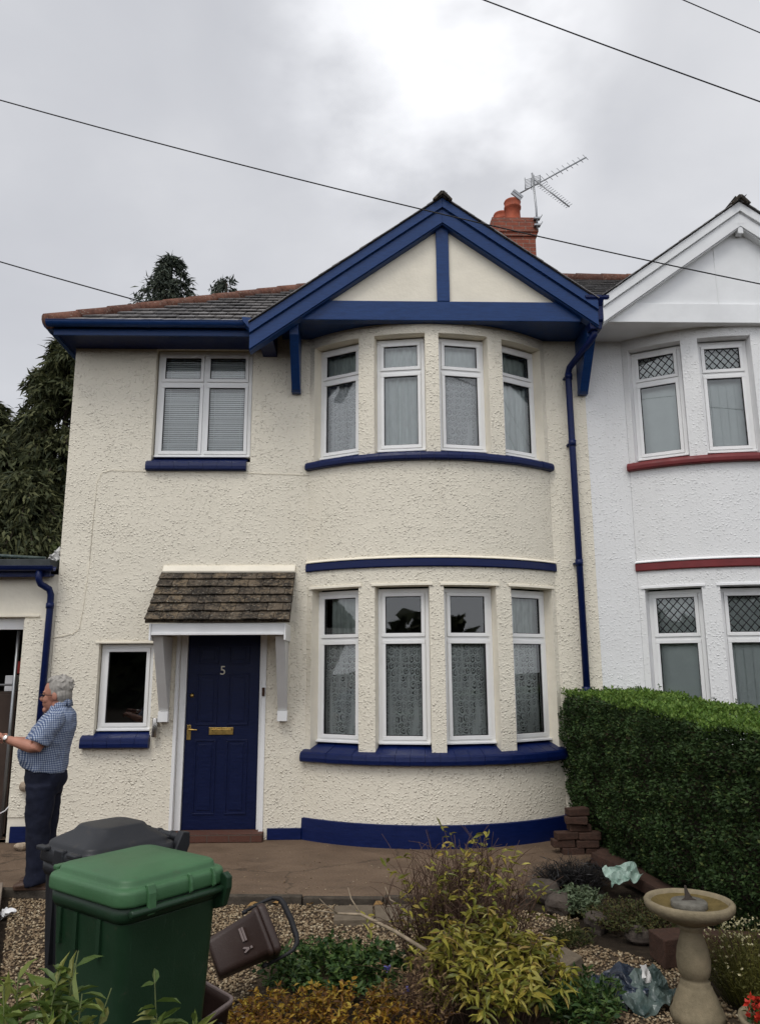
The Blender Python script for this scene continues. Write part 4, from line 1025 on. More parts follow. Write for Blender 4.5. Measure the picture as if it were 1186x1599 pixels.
# things on the garage roof
b = MB(); b.tube([(-6.4, 0.05, 3.10), (-4.6, 0.10, 3.06), (-3.55, 0.15, 3.005)], 0.018, 8)
for x in (-4.05, -5.2): b.box(x - .008, x + .008, 0.09, 0.11, 2.95, 3.04)
o = b.build('roof_pipe', M['teal_bag']); tag(o, 'thin teal pipe lying along the flat garage roof', 'pipe')
b = MB(); n = 8
for i in range(n + 1):
    pass
vs = [(-3.47 + 0.12 * i / n + 0.01 * math.sin(j * 1.3), 0.05 + 0.02 * math.sin(i * 1.9 + j), 2.96 + 0.17 * (j / n) * (0.25 + 0.75 * i / n) + 0.012 * math.sin(i * 2.1)) for j in range(n + 1) for i in range(n + 1)]
b.add(vs, [(j * (n + 1) + i, j * (n + 1) + i + 1, (j + 1) * (n + 1) + i + 1, (j + 1) * (n + 1) + i) for j in range(n) for i in range(n)], 0, True)
o = b.build('sheeting_scrap', M['grey_paint']); so = o.modifiers.new('thick', 'SOLIDIFY'); so.thickness = 0.006; tag(o, 'pale torn sheet of roofing scrap against the house corner on the garage roof', 'sheeting')

# ================================================================== AERIAL AND CABLES
ae = thing('tv_aerial', 'two crossed rod television aerials on a mast strapped to the brick chimney', 'aerial', (3.08, 3.27, 9.15))
b = MB(); b.tube([(3.075, 3.27, 9.15), (3.075, 3.27, 9.55), (3.03, 3.26, 10.22)], [0.018, 0.018, 0.016], 8)
for z in (9.20, 9.33): b.box(3.02, 3.13, 3.23, 3.31, z, z + .03); b.tube([(3.12, 3.25, z), (3.16, 3.22, z + .06)], .008, 5)
b.build('mast', 'steel', ae)
def yagi(p, q, n, le, perp, name, t0):
    p = Vector(p); q = Vector(q); b = MB(); b.tube([p, q], 0.013, 6)
    perp = Vector(perp).normalized()
    for i in range(n):
        c = p + (q - p) * (t0 + (.99 - t0) * i / (n - 1)) + Vector((0, 0, .012)); l_ = le * (1.1 - 0.25 * i / n)
        b.tube([c - perp * l_, c + perp * l_], 0.005, 5)
    return b.build(name, 'steel', ae)
yagi((2.74, 3.28, 9.80), (3.98, 3.20, 10.50), 9, 0.085, (0.55, -0.25, -0.85), 'upper_boom', .40)
yagi((3.05, 3.22, 10.07), (3.60, 3.10, 9.47), 16, 0.095, (0.75, 0.2, 0.60), 'lower_boom', .10)
b = MB()
for sx, x0 in ((-1, 2.90), (1, 3.06)):
    for k in range(7): b.tube([(x0, 3.28, 9.955 + .028 * k + .03 * sx), (x0 + .11, 3.25, 9.975 + .028 * k + .03 * sx)], 0.005, 5)
    for x in (0, .11): b.tube([(x0 + x, 3.265, 9.93 + .03 * sx), (x0 + x, 3.265, 10.16 + .03 * sx)], 0.007, 5)
b.build('reflector_grid', 'steel', ae)
b = MB()
for k in range(2): b.box(-.10, .10, -.02 + .0, .02, -.045 + .05 * k, -.005 + .05 * k)
o = b.build('reflector_plate', 'steel'); o.location = (2.75, 3.26, 9.79); o.rotation_euler = (0.2, rad(38), 0.1); attach(o, ae)
def cable(name, pts, label, r=0.0085):
    xs = [p[0] for p in pts]; A = np.array([[x * x, x, 1] for x in xs]); cz = np.linalg.lstsq(A, np.array([p[2] for p in pts]), rcond=None)[0]; cy = np.linalg.lstsq(A[:, 1:], np.array([p[1] for p in pts]), rcond=None)[0]
    X = np.linspace(min(xs), max(xs), 40); b = MB()
    b.tube([(x, cy[0] * x + cy[1], cz[0] * x * x + cz[1] * x + cz[2]) for x in X], r, 6)
    o = b.build(name, 'wire'); return tag(o, label, 'cable', 'overhead cables')
cable('overhead_cable', [(-9, -2, 9.0), (-3.486, -2, 7.257), (0.588, -2, 6.08), (1.685, -2, 5.776), (3.81, -2, 5.28), (9, -2, 4.4)], 'long black overhead cable sagging past the blue gable and across the white gable', 0.0062)
cable('overhead_cable', [(-3, -2, 10.35), (1.293, -2, 8.45), (2.663, -2, 7.893), (4.02, -2, 7.279), (9, -2, 5.4)], 'black overhead cable crossing the sky above the aerial', 0.0075)
cable('overhead_cable', [(-1, -2, 10.9), (3.357, -2, 8.498), (4.108, -2, 8.113), (9, -2, 6.0)], 'short stretch of pale cable cutting the top right corner of the sky', 0.006)
cable('overhead_cable', [(-16, 6, 12.9), (-7.348, 6, 9.977), (-4.207, 6, 9.041), (-1.0, 6, 8.2)], 'thin cable running down behind the hipped slate roof from the left', 0.013)

# ================================================================== BINS
def rrect(w, d, z, r, n=5, cx=0.0, cy=0.0, zf=None):
    pts = []
    for sx, sy, a0 in ((1, 1, 0), (-1, 1, 90), (-1, -1, 180), (1, -1, 270)):
        for k in range(n + 1):
            a = rad(a0 + 90 * k / n)
            x = cx + sx * (w / 2 - r) + r * math.cos(a); y = cy + sy * (d / 2 - r) + r * math.sin(a)
            pts.append((x, y, z + (zf(x, y) if zf else 0)))
    return pts
def bin_body(mb, w, d, h):
    """tapered tub: local x across the hinge, y from hinge (-) to front (+)"""
    rg = [rrect(w * .74, d * .70, 0.05, .05), rrect(w * .78, d * .74, 0.03 + .06, .05), rrect(w * .90, d * .88, h * .62, .05), rrect(w * .95, d * .94, h * .90, .05), rrect(w * .955, d * .945, h * .91, .05)]
    mb.rings(rg, 0, True, True)
    mb.rings([rrect(w * .965, d * .955, h * .905, .05), rrect(w * 1.0, d * 1.0, h * .925, .055), rrect(w * 1.0, d * 1.0, h * .965, .055), rrect(w * .93, d * .93, h * .965, .05)], 0, True, True)
    for sx in (-1, 1):                                                   # strengthening ribs down the front
        mb.prism([(sx * w * .20 - .012, h * .55), (sx * w * .20 + .012, h * .55), (sx * w * .21 + .014, h * .90), (sx * w * .21 - .014, h * .90)], d * .40, d * .478, 'Y', 0)
    for y in (-.10, .05, .16):                                            # side ribs below the rim
        for sx in (-1, 1):
            a, b_ = sorted((sx * w * .44, sx * w * .492)); mb.box(a, b_, y - .011, y + .011, h * .78, h * .905)
def bin_lid(mb, w, d, dome=0.05, tilt=0.0, lip=True):
    zf = lambda x, y: tilt * (y + d / 2)
    R_ = lambda ww, dd, z, r, cy=0: rrect(ww, dd, z, r, 6, 0, cy, zf)
    mb.rings([R_(w * .97, d * .97, -.045, .05), R_(w * 1.05, d * 1.05, -.048, .065), R_(w * 1.065, d * 1.065, -.035, .07), R_(w * 1.06, d * 1.06, .0, .07), R_(w * 1.03, d * 1.03, .009, .065), R_(w * .975, d * .975, .011, .06),
              R_(w * .95, d * .95, .014, .06), R_(w * .925, d * .925, .034, .055), R_(w * .88, d * .88, .040, .05), R_(w * .66, d * .62, .040 + dome * .55, .06, -.01), R_(w * .58, d * .54, .040 + dome * .95, .06, -.01), R_(w * .48, d * .44, .040 + dome, .06, -.01), R_(w * .1, d * .1, .042 + dome, .02, -.01)], 0, True, True)
def wheelie(name, label, w, d, h, loc, rotz, body, lidmat, dome, handle):
    t = thing(name, label, 'wheelie bin', loc, rotz)
    b = MB(); bin_body(b, w, d, h); o = b.build('body', body); attach(o, t, False)
    l = MB(); bin_lid(l, w, d, dome); 
    # lifting lips at the front and hinge lugs at the back edge
    for sx in (-1, 1): l.box(sx * w * .33 - .04, sx * w * .33 + .04, d * .50, d * .575, .002, .022)
    l.prism([(-.045, -.05), (.045, -.05), (.035, .02), (-.035, .02)], d * .485, d * .545, 'Y')
    lid = l.build('lid', lidmat, None, bevel=0.006); lid.location = (0, 0, h * .965 + .045); attach(lid, t, False)
    for x, hw, dn in ((-w * .28, .017, -.085), (w * .10, .006, -.05), (w * .34, .006, -.05)):
        hn = MB(); hn.prism([(-d * .50, .020), (-d * .535, .018), (-d * .555, -.01), (-d * .56, dn * .8), (-d * .54, dn), (-d * .525, -.04), (-d * .50, -.01)], x - hw, x + hw, 'X')
        o = hn.build('hinge', lidmat, None, bevel=0.003); attach(o, lid, False)
    hb = MB()
    if handle:
        hb.tube([(-w * .47, -d * .60, h * .965 + .055), (w * .47, -d * .60, h * .965 + .055)], 0.021, 14)
        for x in (-w * .25, 0.0, w * .25): hb.tube([(x - .012, -d * .60, h * .965 + .055), (x + .012, -d * .60, h * .965 + .055)], 0.026, 14)
        for sx in (-1, 1): hb.prism([(-d * .42, h * .86), (-d * .55, h * .88), (-d * .66, h * .965 + .03), (-d * .655, h * .965 + .085), (-d * .57, h * .965 + .092), (-d * .48, h * .965 + .02), (-d * .42, h * .965)], sx * w * .47 - .022, sx * w * .47 + .022, 'X')
    else:
        hb.tube([(-w * .46, -d * .535, h * .945), (w * .46, -d * .535, h * .945)], 0.014, 12)
        hb.prism([(-d * .42, h * .86), (-d * .55, h * .88), (-d * .60, h * .95), (-d * .60, h * .99), (-d * .55, h * 1.005), (-d * .44, h * .985)], w * .43, w * .49, 'X')
    o = hb.build('handle', body, None, bevel=0.005); attach(o, t, False)
    for sx in (-1, 1):
        wh = MB(); wh.tube([(sx * w * .40, -d * .38, .10), (sx * w * .47, -d * .38, .10)], .10, 24); o = wh.build('wheel', 'rubber', None, bevel=0.01); attach(o, t, False)
    return t
BIN_ROT = math.atan2(0.402, 0.325)
gb = wheelie('wheelie_bin', 'green wheelie bin with pale green lid in the front garden', 0.47, 0.50, 1.02, (-0.875, -5.30, -0.05), BIN_ROT, 'green_body', 'green_plastic', 0.014, False)
bbn = wheelie('wheelie_bin', 'black wheelie bin with domed lid standing behind the green bin', 0.41, 0.45, 1.01, (-1.15, -4.79, -0.05), BIN_ROT + rad(87), 'black_plastic', 'black_plastic', 0.06, True)

# food caddies
def caddy(label, loc, rot, lid_on, handle_ang):
    t = thing('food_caddy', label, 'caddy', loc, rot=rot)
    b = MB(); W, D, H = .255, .22, .30
    b.rings([rrect(W * .78, D * .78, 0, .03), rrect(W * .80, D * .80, .012, .035), rrect(W * .94, D * .94, H - .03, .03), rrect(W * 1.02, D * 1.02, H - .028, .03), rrect(W * 1.03, D * 1.03, H, .032), rrect(W * .95, D * .95, H, .03), rrect(W * .92, D * .92, H - .04, .03), rrect(W * .77, D * .77, .02, .03)], 0, True, True)
    o = b.build('tub', 'brown_plastic'); attach(o, t, False)
    if lid_on:
        l = MB(); l.rings([rrect(W * 1.05, D * 1.05, H + .002, .03), rrect(W * 1.08, D * 1.08, H + .006, .035), rrect(W * 1.07, D * 1.07, H + .03, .035), rrect(W * .98, D * .98, H + .045, .03), rrect(W * .3, D * .3, H + .05, .02)], 0, True, True)
        o = l.build('lid', 'brown_plastic'); attach(o, t, False)
        g = MB()                                                         # pale moulded mark on the face: bars over a small splayed figure
        y = -D * .476
        for k in range(2): g.box(-.065, .005, y - .004, y + .006, .165 + .014 * k, .176 + .014 * k)
        g.prism([(.030, .160), (.036, .152), (.046, .170), (.056, .153), (.061, .160), (.052, .186), (.042, .187)], y - .004, y + .006, 'Y'); g.prism([(.041, .192), (.053, .192), (.053, .204), (.041, .204)], y - .004, y + .006, 'Y')
        o = g.build('moulded_mark', M['paper'] if False else 'grey_rim'); attach(o, t, False)
    else:
        l = MB(); l.rings([rrect(W * 1.035, D * 1.035, H - .012, .032), rrect(W * 1.05, D * 1.05, H - .004, .034), rrect(W * 1.05, D * 1.05, H + .008, .034), rrect(W * .95, D * .95, H + .008, .03), rrect(W * .95, D * .95, H - .012, .03)], 0, False, True)
        o = l.build('rim', 'grey_rim'); attach(o, t, False)
    h = MB(); pts = []
    ca, sa = math.cos(handle_ang), math.sin(handle_ang)
    for (x, q) in ((-.150, 0), (-.152, .12), (-.148, .17), (-.125, .205), (-.09, .215), (0, .22), (.09, .215), (.125, .205), (.148, .17), (.152, .12), (.150, 0)):
        pts.append((x, -q * sa, H - .06 + q * ca))
    h.tube(pts, [.009, .009, .011, .015, .017, .017, .017, .015, .011, .009, .009], 10)
    for sx in (-1, 1): h.tube([(sx * .138, 0, H - .06), (sx * .158, 0, H - .06)], .016, 12)
    o = h.build('handle', 'wire'); attach(o, t, False)
    return t
# axis of the first caddy runs up to the right and away; its moulded face looks at the camera
def axes(zax, yback):
    z = Vector(zax).normalized(); y = Vector(yback); y = (y - z * y.dot(z)).normalized(); x = y.cross(z)
    return Matrix((x, y, z)).transposed().to_euler()
caddy('brown food caddy lying tipped on its side with black handle up', (-0.79, -3.98, 0.205), axes((0.80, 0.30, 0.30), (0.0, 0.8, -0.35)), True, 0.05)
caddy('open brown food caddy upright behind the green bin, handle hanging down', (-0.76, -4.55, -0.045), axes((0.05, -0.22, 1.0), (0.55, 0.8, 0.0)), False, 2.4)

# ================================================================== SUNDIAL
sd = thing('sundial', 'weathered stone sundial on a turned baluster pedestal beside the hedge', 'sundial', (1.775, -4.2, -0.05))
b = MB(); b.lathe([(0.0, 0.0), (.150, 0), (.152, .045), (.142, .058), (.136, .07), (.112, .13), (.098, .155), (.092, .17), (.082, .178), (.085, .192), (.072, .20), (.072, .212), (.083, .222), (.094, .26), (.096, .30), (.088, .35), (.070, .40), (.060, .43), (.066, .445), (.078, .455), (.080, .475), (.0, .475)], (1.775, -4.2, -.05), 44)
b.build('pedestal', 'sundial', sd)
b = MB(); b.lathe([(0.0, .474), (.10, .476), (.17, .50), (.236, .535), (.255, .556), (.257, .578), (.249, .588), (.236, .590), (.224, .586), (.215, .568)], (1.775, -4.2, -.05), 52, 0, True, 0.012, 2); b.f.pop(); b.mi.pop(); b.sm.pop()
b.lathe([(.217, .570), (.17, .556), (.09, .55), (0.001, .55)], (1.775, -4.2, -.05), 52, 1); del b.f[-2], b.mi[-2], b.sm[-2]
b.build('bowl', ['sundial', 'bowl_algae'], sd)
b = MB(); b.lathe([(0.0, .545), (.10, .545), (.104, .553), (.104, .577), (.098, .584), (.0, .586)], (1.775, -4.2, -.05), 40); dial = b.build('dial', 'lead', sd)
b = MB(); b.prism([(-.045, .586), (.05, .586), (.012, .602), (-.012, .66), (-.02, .66), (-.022, .60)], -4.203, -4.197, 'Y', 0, Matrix.Translation((1.775, 0, -.05)))
for dx in (-.03, .03): b.tube([(1.775 + dx, -4.19 + dx * .3, .537), (1.775, -4.2, .575)], .004, 6)
b.build('gnomon', 'rock', dial)

for o_ in list(sd.children): pass
sd.scale = (.90, .90, 1.0)
# ================================================================== STONES, BRICKS, SLABS
def rough_box(name, mat, c, dims, rot, label, cat, group=None, rough=0.012, seed=0, bevel=0.008):
    R_ = random.Random(seed); b = MB(); nx = 4; vs = []; x, y, z = dims
    b.box(-x / 2, x / 2, -y / 2, y / 2, -z / 2, z / 2)
    b.v = [(p[0] + R_.uniform(-rough, rough), p[1] + R_.uniform(-rough, rough), p[2] + R_.uniform(-rough, rough)) for p in b.v]
    o = b.build(name, mat, None, bevel=bevel); o.location = c; o.rotation_euler = rot
    return tag(o, label, cat, group)
R_ = random.Random(21)
courses = ['bottom', 'second', 'third', 'fourth', 'fifth', 'sixth']
pos = ['left', 'right']
for k in range(6):
    sk = [0.05, -0.03, 0.0, 0.02, -0.015, 0.01][k]
    if k < 3:
        for i in range(2):
            rough_box('brick', 'old_brick', (2.13 + sk + (i - .5) * .225, -0.74 + R_.uniform(-.02, .02), -0.015 + .036 + k * .071), (.212, .12, .066), (0, R_.uniform(-.02, .02), R_.uniform(-.12, .12)),
                      f'{pos[i]} old red brick in the {courses[k]} course of the loose pile', 'brick', 'bricks piled by the hedge', .004, k * 3 + i)
    else:
        rough_box('brick', 'old_brick', (2.135 + sk, -0.73 + R_.uniform(-.02, .02), -0.015 + .036 + k * .071), (.212, .13, .066), (R_.uniform(-.03, .03), R_.uniform(-.03, .03), R_.uniform(-.2, .2)),
                  f'old red brick on the {courses[k]} course of the loose pile' if k < 5 else 'topmost old red brick of the loose pile by the hedge', 'brick', 'bricks piled by the hedge', .004, k * 3)
rough_box('brick', 'old_brick', (2.36, -0.92, 0.03), (.212, .11, .066), (0.1, 0.05, 0.7), 'old red brick fallen at the right foot of the pile', 'brick', 'bricks piled by the hedge', .004, 40)
rough_box('edging_plank', 'old_brick', (2.33, -1.32, 0.02), (.62, .16, .10), (0.0, 0.05, rad(-72)), 'long reddish edging piece under the hedge behind the mint bag', 'edging', None, .012, 41)
rough_box('edging_plank', 'old_brick', (2.36, -1.95, 0.03), (.58, .15, .10), (0.0, 0.04, rad(-80)), 'reddish edging piece under the hedge left of the sundial bowl', 'edging', None, .012, 42)
rough_box('walling_block', 'old_brick', (2.02, -3.42, 0.05), (.34, .18, .16), (0.05, 0.0, rad(12)), 'brown walling block behind the sundial pedestal', 'block', None, .012, 43)
rough_box('walling_block', 'old_brick', (2.36, -3.55, 0.08), (.50, .16, .16), (0.05, -.12, rad(-38)), 'brown walling block under the sundial bowl at the hedge foot', 'block', None, .012, 44)
rough_box('trough_stone', 'slab', (1.20, -3.70, 0.02), (.22, .16, .14), (0.1, -0.25, rad(28)), 'small tilted grey stone block beside the yellow green shrub', 'stone', None, .012, 45)
rough_box('paving_slab', 'slab', (-0.03, -2.44, -0.034), (.29, .36, .05), (0, 0, 0.0), 'left one of two small buff paving slabs set in the gravel', 'slab', 'slabs in the gravel', .003, 46, .006)
rough_box('paving_slab', 'slab', (0.275, -2.445, -0.036), (.29, .36, .05), (0, 0, 0.01), 'right one of two small buff paving slabs set in the gravel', 'slab', 'slabs in the gravel', .003, 47, .006)
b = MB(); b.box(-.045, .045, -1.55, 1.55, -.05, .05); o = b.build('edging_board', 'wood', None, bevel=0.008); o.location = (-2.385, -3.15, -0.005); o.rotation_euler = (0, 0, math.atan2(0.83, 2.04) ); tag(o, 'pale weathered board edging the gravel at the left side', 'board')
def rock(c, r, seed, mat, label, group):
    b = MB(); b.ellipsoid((0, 0, 0), r, None, 14); R_ = random.Random(seed); d = [Vector((R_.gauss(0, 1), R_.gauss(0, 1), R_.gauss(0, 1))).normalized() for _ in range(9)]
    out = []
    for p in b.v:
        q = Vector(p); n_ = Vector((q.x / r[0], q.y / r[1], q.z / r[2]))
        s = 1.0
        for dd in d:
            t = n_.dot(dd)
            if t > 0.72: s *= (0.72 + (t - .72) * .25) / t
        out.append(q * s)
    b.v = [tuple(p) for p in out]; b.sm = [False] * len(b.f)
    o = b.build('rock', mat, None, bevel=0.006); o.location = c; o.rotation_euler = (0, 0, R_.uniform(0, 6)); return tag(o, label, 'rock', group)
g = 'rocks round the planting bed'
rock((1.46, -2.10, 0.02), (.15, .12, .13), 1, 'rock', 'dark rock left of the black grass clump', g)
rock((1.52, -2.42, 0.0), (.13, .12, .11), 2, 'rock', 'dark rock left of the grey green plant', g)
rock((1.68, -2.78, -0.01), (.14, .10, .09), 3, 'rock', 'dark rock in front of the grey green plant', g)
rock((1.88, -3.02, -0.02), (.10, .09, .07), 4, 'rock', 'small dark rock at the front edge of the moss mound', g)
g = 'pale cobbles by the garage'
for k, (x, y, r, lb) in enumerate(((-3.36, -0.36, .062, 'leftmost pale cobble below the garage pier'), (-3.23, -0.40, .045, 'small brown cobble second from the left below the garage pier'), (-3.12, -0.36, .058, 'middle pale cobble below the blue garage pipe'), (-3.0, -0.42, .052, 'fourth pale cobble, nearest the black bin'), (-2.92, -0.34, .062, 'rightmost pale cobble behind the man'))):
    rock((x, y, r * .6), (r * 1.25, r, r * .8), 10 + k, 'pale_rock', lb, g)

# gravel: real pebbles, one mesh
def in_poly(x, y, poly):
    c = np.zeros(len(x), bool); n = len(poly)
    for i in range(n):
        x0, y0 = poly[i]; x1, y1 = poly[(i + 1) % n]
        if y0 == y1: continue
        k = ((y0 > y) != (y1 > y)) & (x < (x1 - x0) * (y - y0) / (y1 - y0) + x0); c ^= k
    return c
rng = np.random.default_rng(7)
phi = (1 + 5 ** .5) / 2
ICO = np.array([(-1, phi, 0), (1, phi, 0), (-1, -phi, 0), (1, -phi, 0), (0, -1, phi), (0, 1, phi), (0, -1, -phi), (0, 1, -phi), (phi, 0, -1), (phi, 0, 1), (-phi, 0, -1), (-phi, 0, 1)]) / math.sqrt(1 + phi ** 2)
ICF = np.array([(0, 11, 5), (0, 5, 1), (0, 1, 7), (0, 7, 10), (0, 10, 11), (1, 5, 9), (5, 11, 4), (11, 10, 2), (10, 7, 6), (7, 1, 8), (3, 9, 4), (3, 4, 2), (3, 2, 6), (3, 6, 8), (3, 8, 9), (4, 9, 5), (2, 4, 11), (6, 2, 10), (8, 6, 7), (9, 8, 1)])
N = 46000
px_ = rng.uniform(-2.8, 2.1, N); py_ = rng.uniform(-5.3, -1.8, N)
keep = in_poly(px_, py_, GRAVEL) & ~((px_ > -.6) & (px_ < 1.0) & (py_ < -3.3))
px_, py_ = px_[keep], py_[keep]; n = len(px_)
gx = rng.uniform(-2.8, 2.0, 420); gy = -.05 - rng.random(420) ** .5 * 1.95; ok = gy > -1.72 - .15 * np.clip(gx + 2.4, 0, 2.6); gx, gy = gx[ok], gy[ok]
px_ = np.concatenate([px_, gx]); py_ = np.concatenate([py_, gy]); n0 = n; n = len(px_)
sz = rng.uniform(.005, .0105, n); sz[n0:] *= rng.uniform(.3, .75, n - n0)
sc = np.stack([sz * rng.uniform(.9, 1.6, n), sz * rng.uniform(.8, 1.2, n), sz * rng.uniform(.5, .9, n)], 1)
an = rng.uniform(0, 6.28, n); tl = rng.normal(0, .3, n)
P = ICO[None] * sc[:, None, :]
P[:, :, 2] += P[:, :, 0] * tl[:, None]
X = P[:, :, 0] * np.cos(an)[:, None] - P[:, :, 1] * np.sin(an)[:, None] + px_[:, None]; Y = P[:, :, 0] * np.sin(an)[:, None] + P[:, :, 1] * np.cos(an)[:, None] + py_[:, None]
Z = P[:, :, 2] - .046 + rng.uniform(0, .008, n)[:, None]; Z[n0:] += .046
go = np_mesh('gravel', np.stack([X, Y, Z], 2).reshape(-1, 3), (ICF[None] + (np.arange(n) * 12)[:, None, None]).ravel(), 3, 'pebble', None, True)
go['kind'] = 'stuff'

# ================================================================== LITTER
def crumple(name, mat, c, dims, seed, label, cat, strength=0.07, sc_=0.09, rot=(0, 0, 0), sub=22):
    b = MB(); b.ellipsoid((0, 0, 0), dims, None, sub * 2)
    R_ = random.Random(seed)
    from mathutils import noise
    out = []
    for p in b.v:
        v = Vector(p); q = v / sc_ + Vector((seed * 3.1, 0, 0))
        n_ = Vector((noise.noise(q), noise.noise(q + Vector((9, 0, 0))), noise.noise(q + Vector((0, 7, 0)))))
        rdg = abs(noise.noise(q * 1.6)) * -1.0 + .3
        out.append(v * (1 + rdg * .55) + n_ * strength)
    b.v = [tuple(p) for p in out]; b.sm = [False] * len(b.f)
    o = b.build(name, mat); o.location = c; o.rotation_euler = rot; return tag(o, label, cat)
def film(name, mat, c, size, seed, rot, amp=.05):
    from mathutils import noise
    nx, ny = 18, 12; b = MB(); vs = []
    for j in range(ny + 1):
        for i in range(nx + 1):
            x, y = (i / nx - .5) * size[0], (j / ny - .5) * size[1]; q = Vector((x * 9 + seed * 5, y * 9, seed))
            h = amp * (1.2 - 2.4 * abs(noise.noise(q))) + amp * .5 * noise.noise(q * 2.7); e_ = noise.noise(Vector((x * 14, y * 14, seed + 4))) * .035
            vs.append((x + e_ + .03 * noise.noise(q * 1.3), y * (1 - .35 * abs(i / nx - .4)) + e_, h - .25 * amp * ((2 * x / size[0]) ** 2 + (2 * y / size[1]) ** 2)))
    b.add(vs, [(j * (nx + 1) + i, j * (nx + 1) + i + 1, (j + 1) * (nx + 1) + i + 1, (j + 1) * (nx + 1) + i) for j in range(ny) for i in range(nx)])
    o = b.build(name, mat); o.location = c; o.rotation_euler = rot; q = o.modifiers.new('thick', 'SOLIDIFY'); q.thickness = .003; return o
tag(film('plastic_bag', 'mint_bag', (2.13, -2.02, 0.12), (.27, .20), 3, (.5, -.22, .1), .04), 'crumpled mint green plastic bag lying on the black grass by the hedge', 'bag')
bg = thing('rubbish_bag', 'dark plastic rubbish sack with teal and white film at the foot of the sundial', 'bag', (1.50, -4.0, -0.05))
o = crumple('sack', 'black_bag', (1.46, -3.94, .02), (.18, .13, .07), 5, 'x', 'x', .05, .08, (0, 0, .2)); del o['label']; del o['category']; attach(o, bg)
for nm, mt, c_, sz_, sd_, rt_ in (('teal_film', 'teal_bag', (1.57, -4.04, .03), (.30, .24), 6, (.6, -.25, .5)), ('white_film', 'grey_paint', (1.585, -3.98, .09), (.12, .08), 7, (.8, .5, .6)), ('pale_edge', 'grey_paint', (1.31, -4.06, -.01), (.16, .07), 8, (.2, -.3, .4))):
    attach(film(nm, mt, c_, sz_, sd_, rt_, .035), bg)
crumple('paper_scrap', 'paper', (-2.62, -2.33, -0.01), (.055, .035, .02), 9, 'small white crumpled paper scrap on the gravel near the edging board', 'paper', .03, .03)
spots = [(-0.85, -2.20, 'fallen orange leaf by the kerb right of the bins'), (-0.62, -2.14, 'pale fallen leaf against the kerb'), (-0.35, -2.16, 'dark orange fallen leaf below the kerb'), (0.12, -2.22, 'curled fallen leaf just behind the paving slabs'), (-1.95, -2.9, 'pale fallen leaf on the gravel left of the bins'), (-0.20, -3.0, 'brown fallen leaf on gravel near the green plants')]
for k, (x, y, lb) in enumerate(spots):
    v, f = leaves(np.array([[0, 0, 0.0]]), np.array([[1, .2, .15]]), .085, .055, np.random.default_rng(k), False, .2)
    o = leaf_object('fallen_leaf', [(v, f)], 'dead_leaf'); o.location = (x, y, -.025); o.rotation_euler = (0.1, -.1, k * 2.1); tag(o, lb, 'leaf', 'fallen leaves on the gravel')

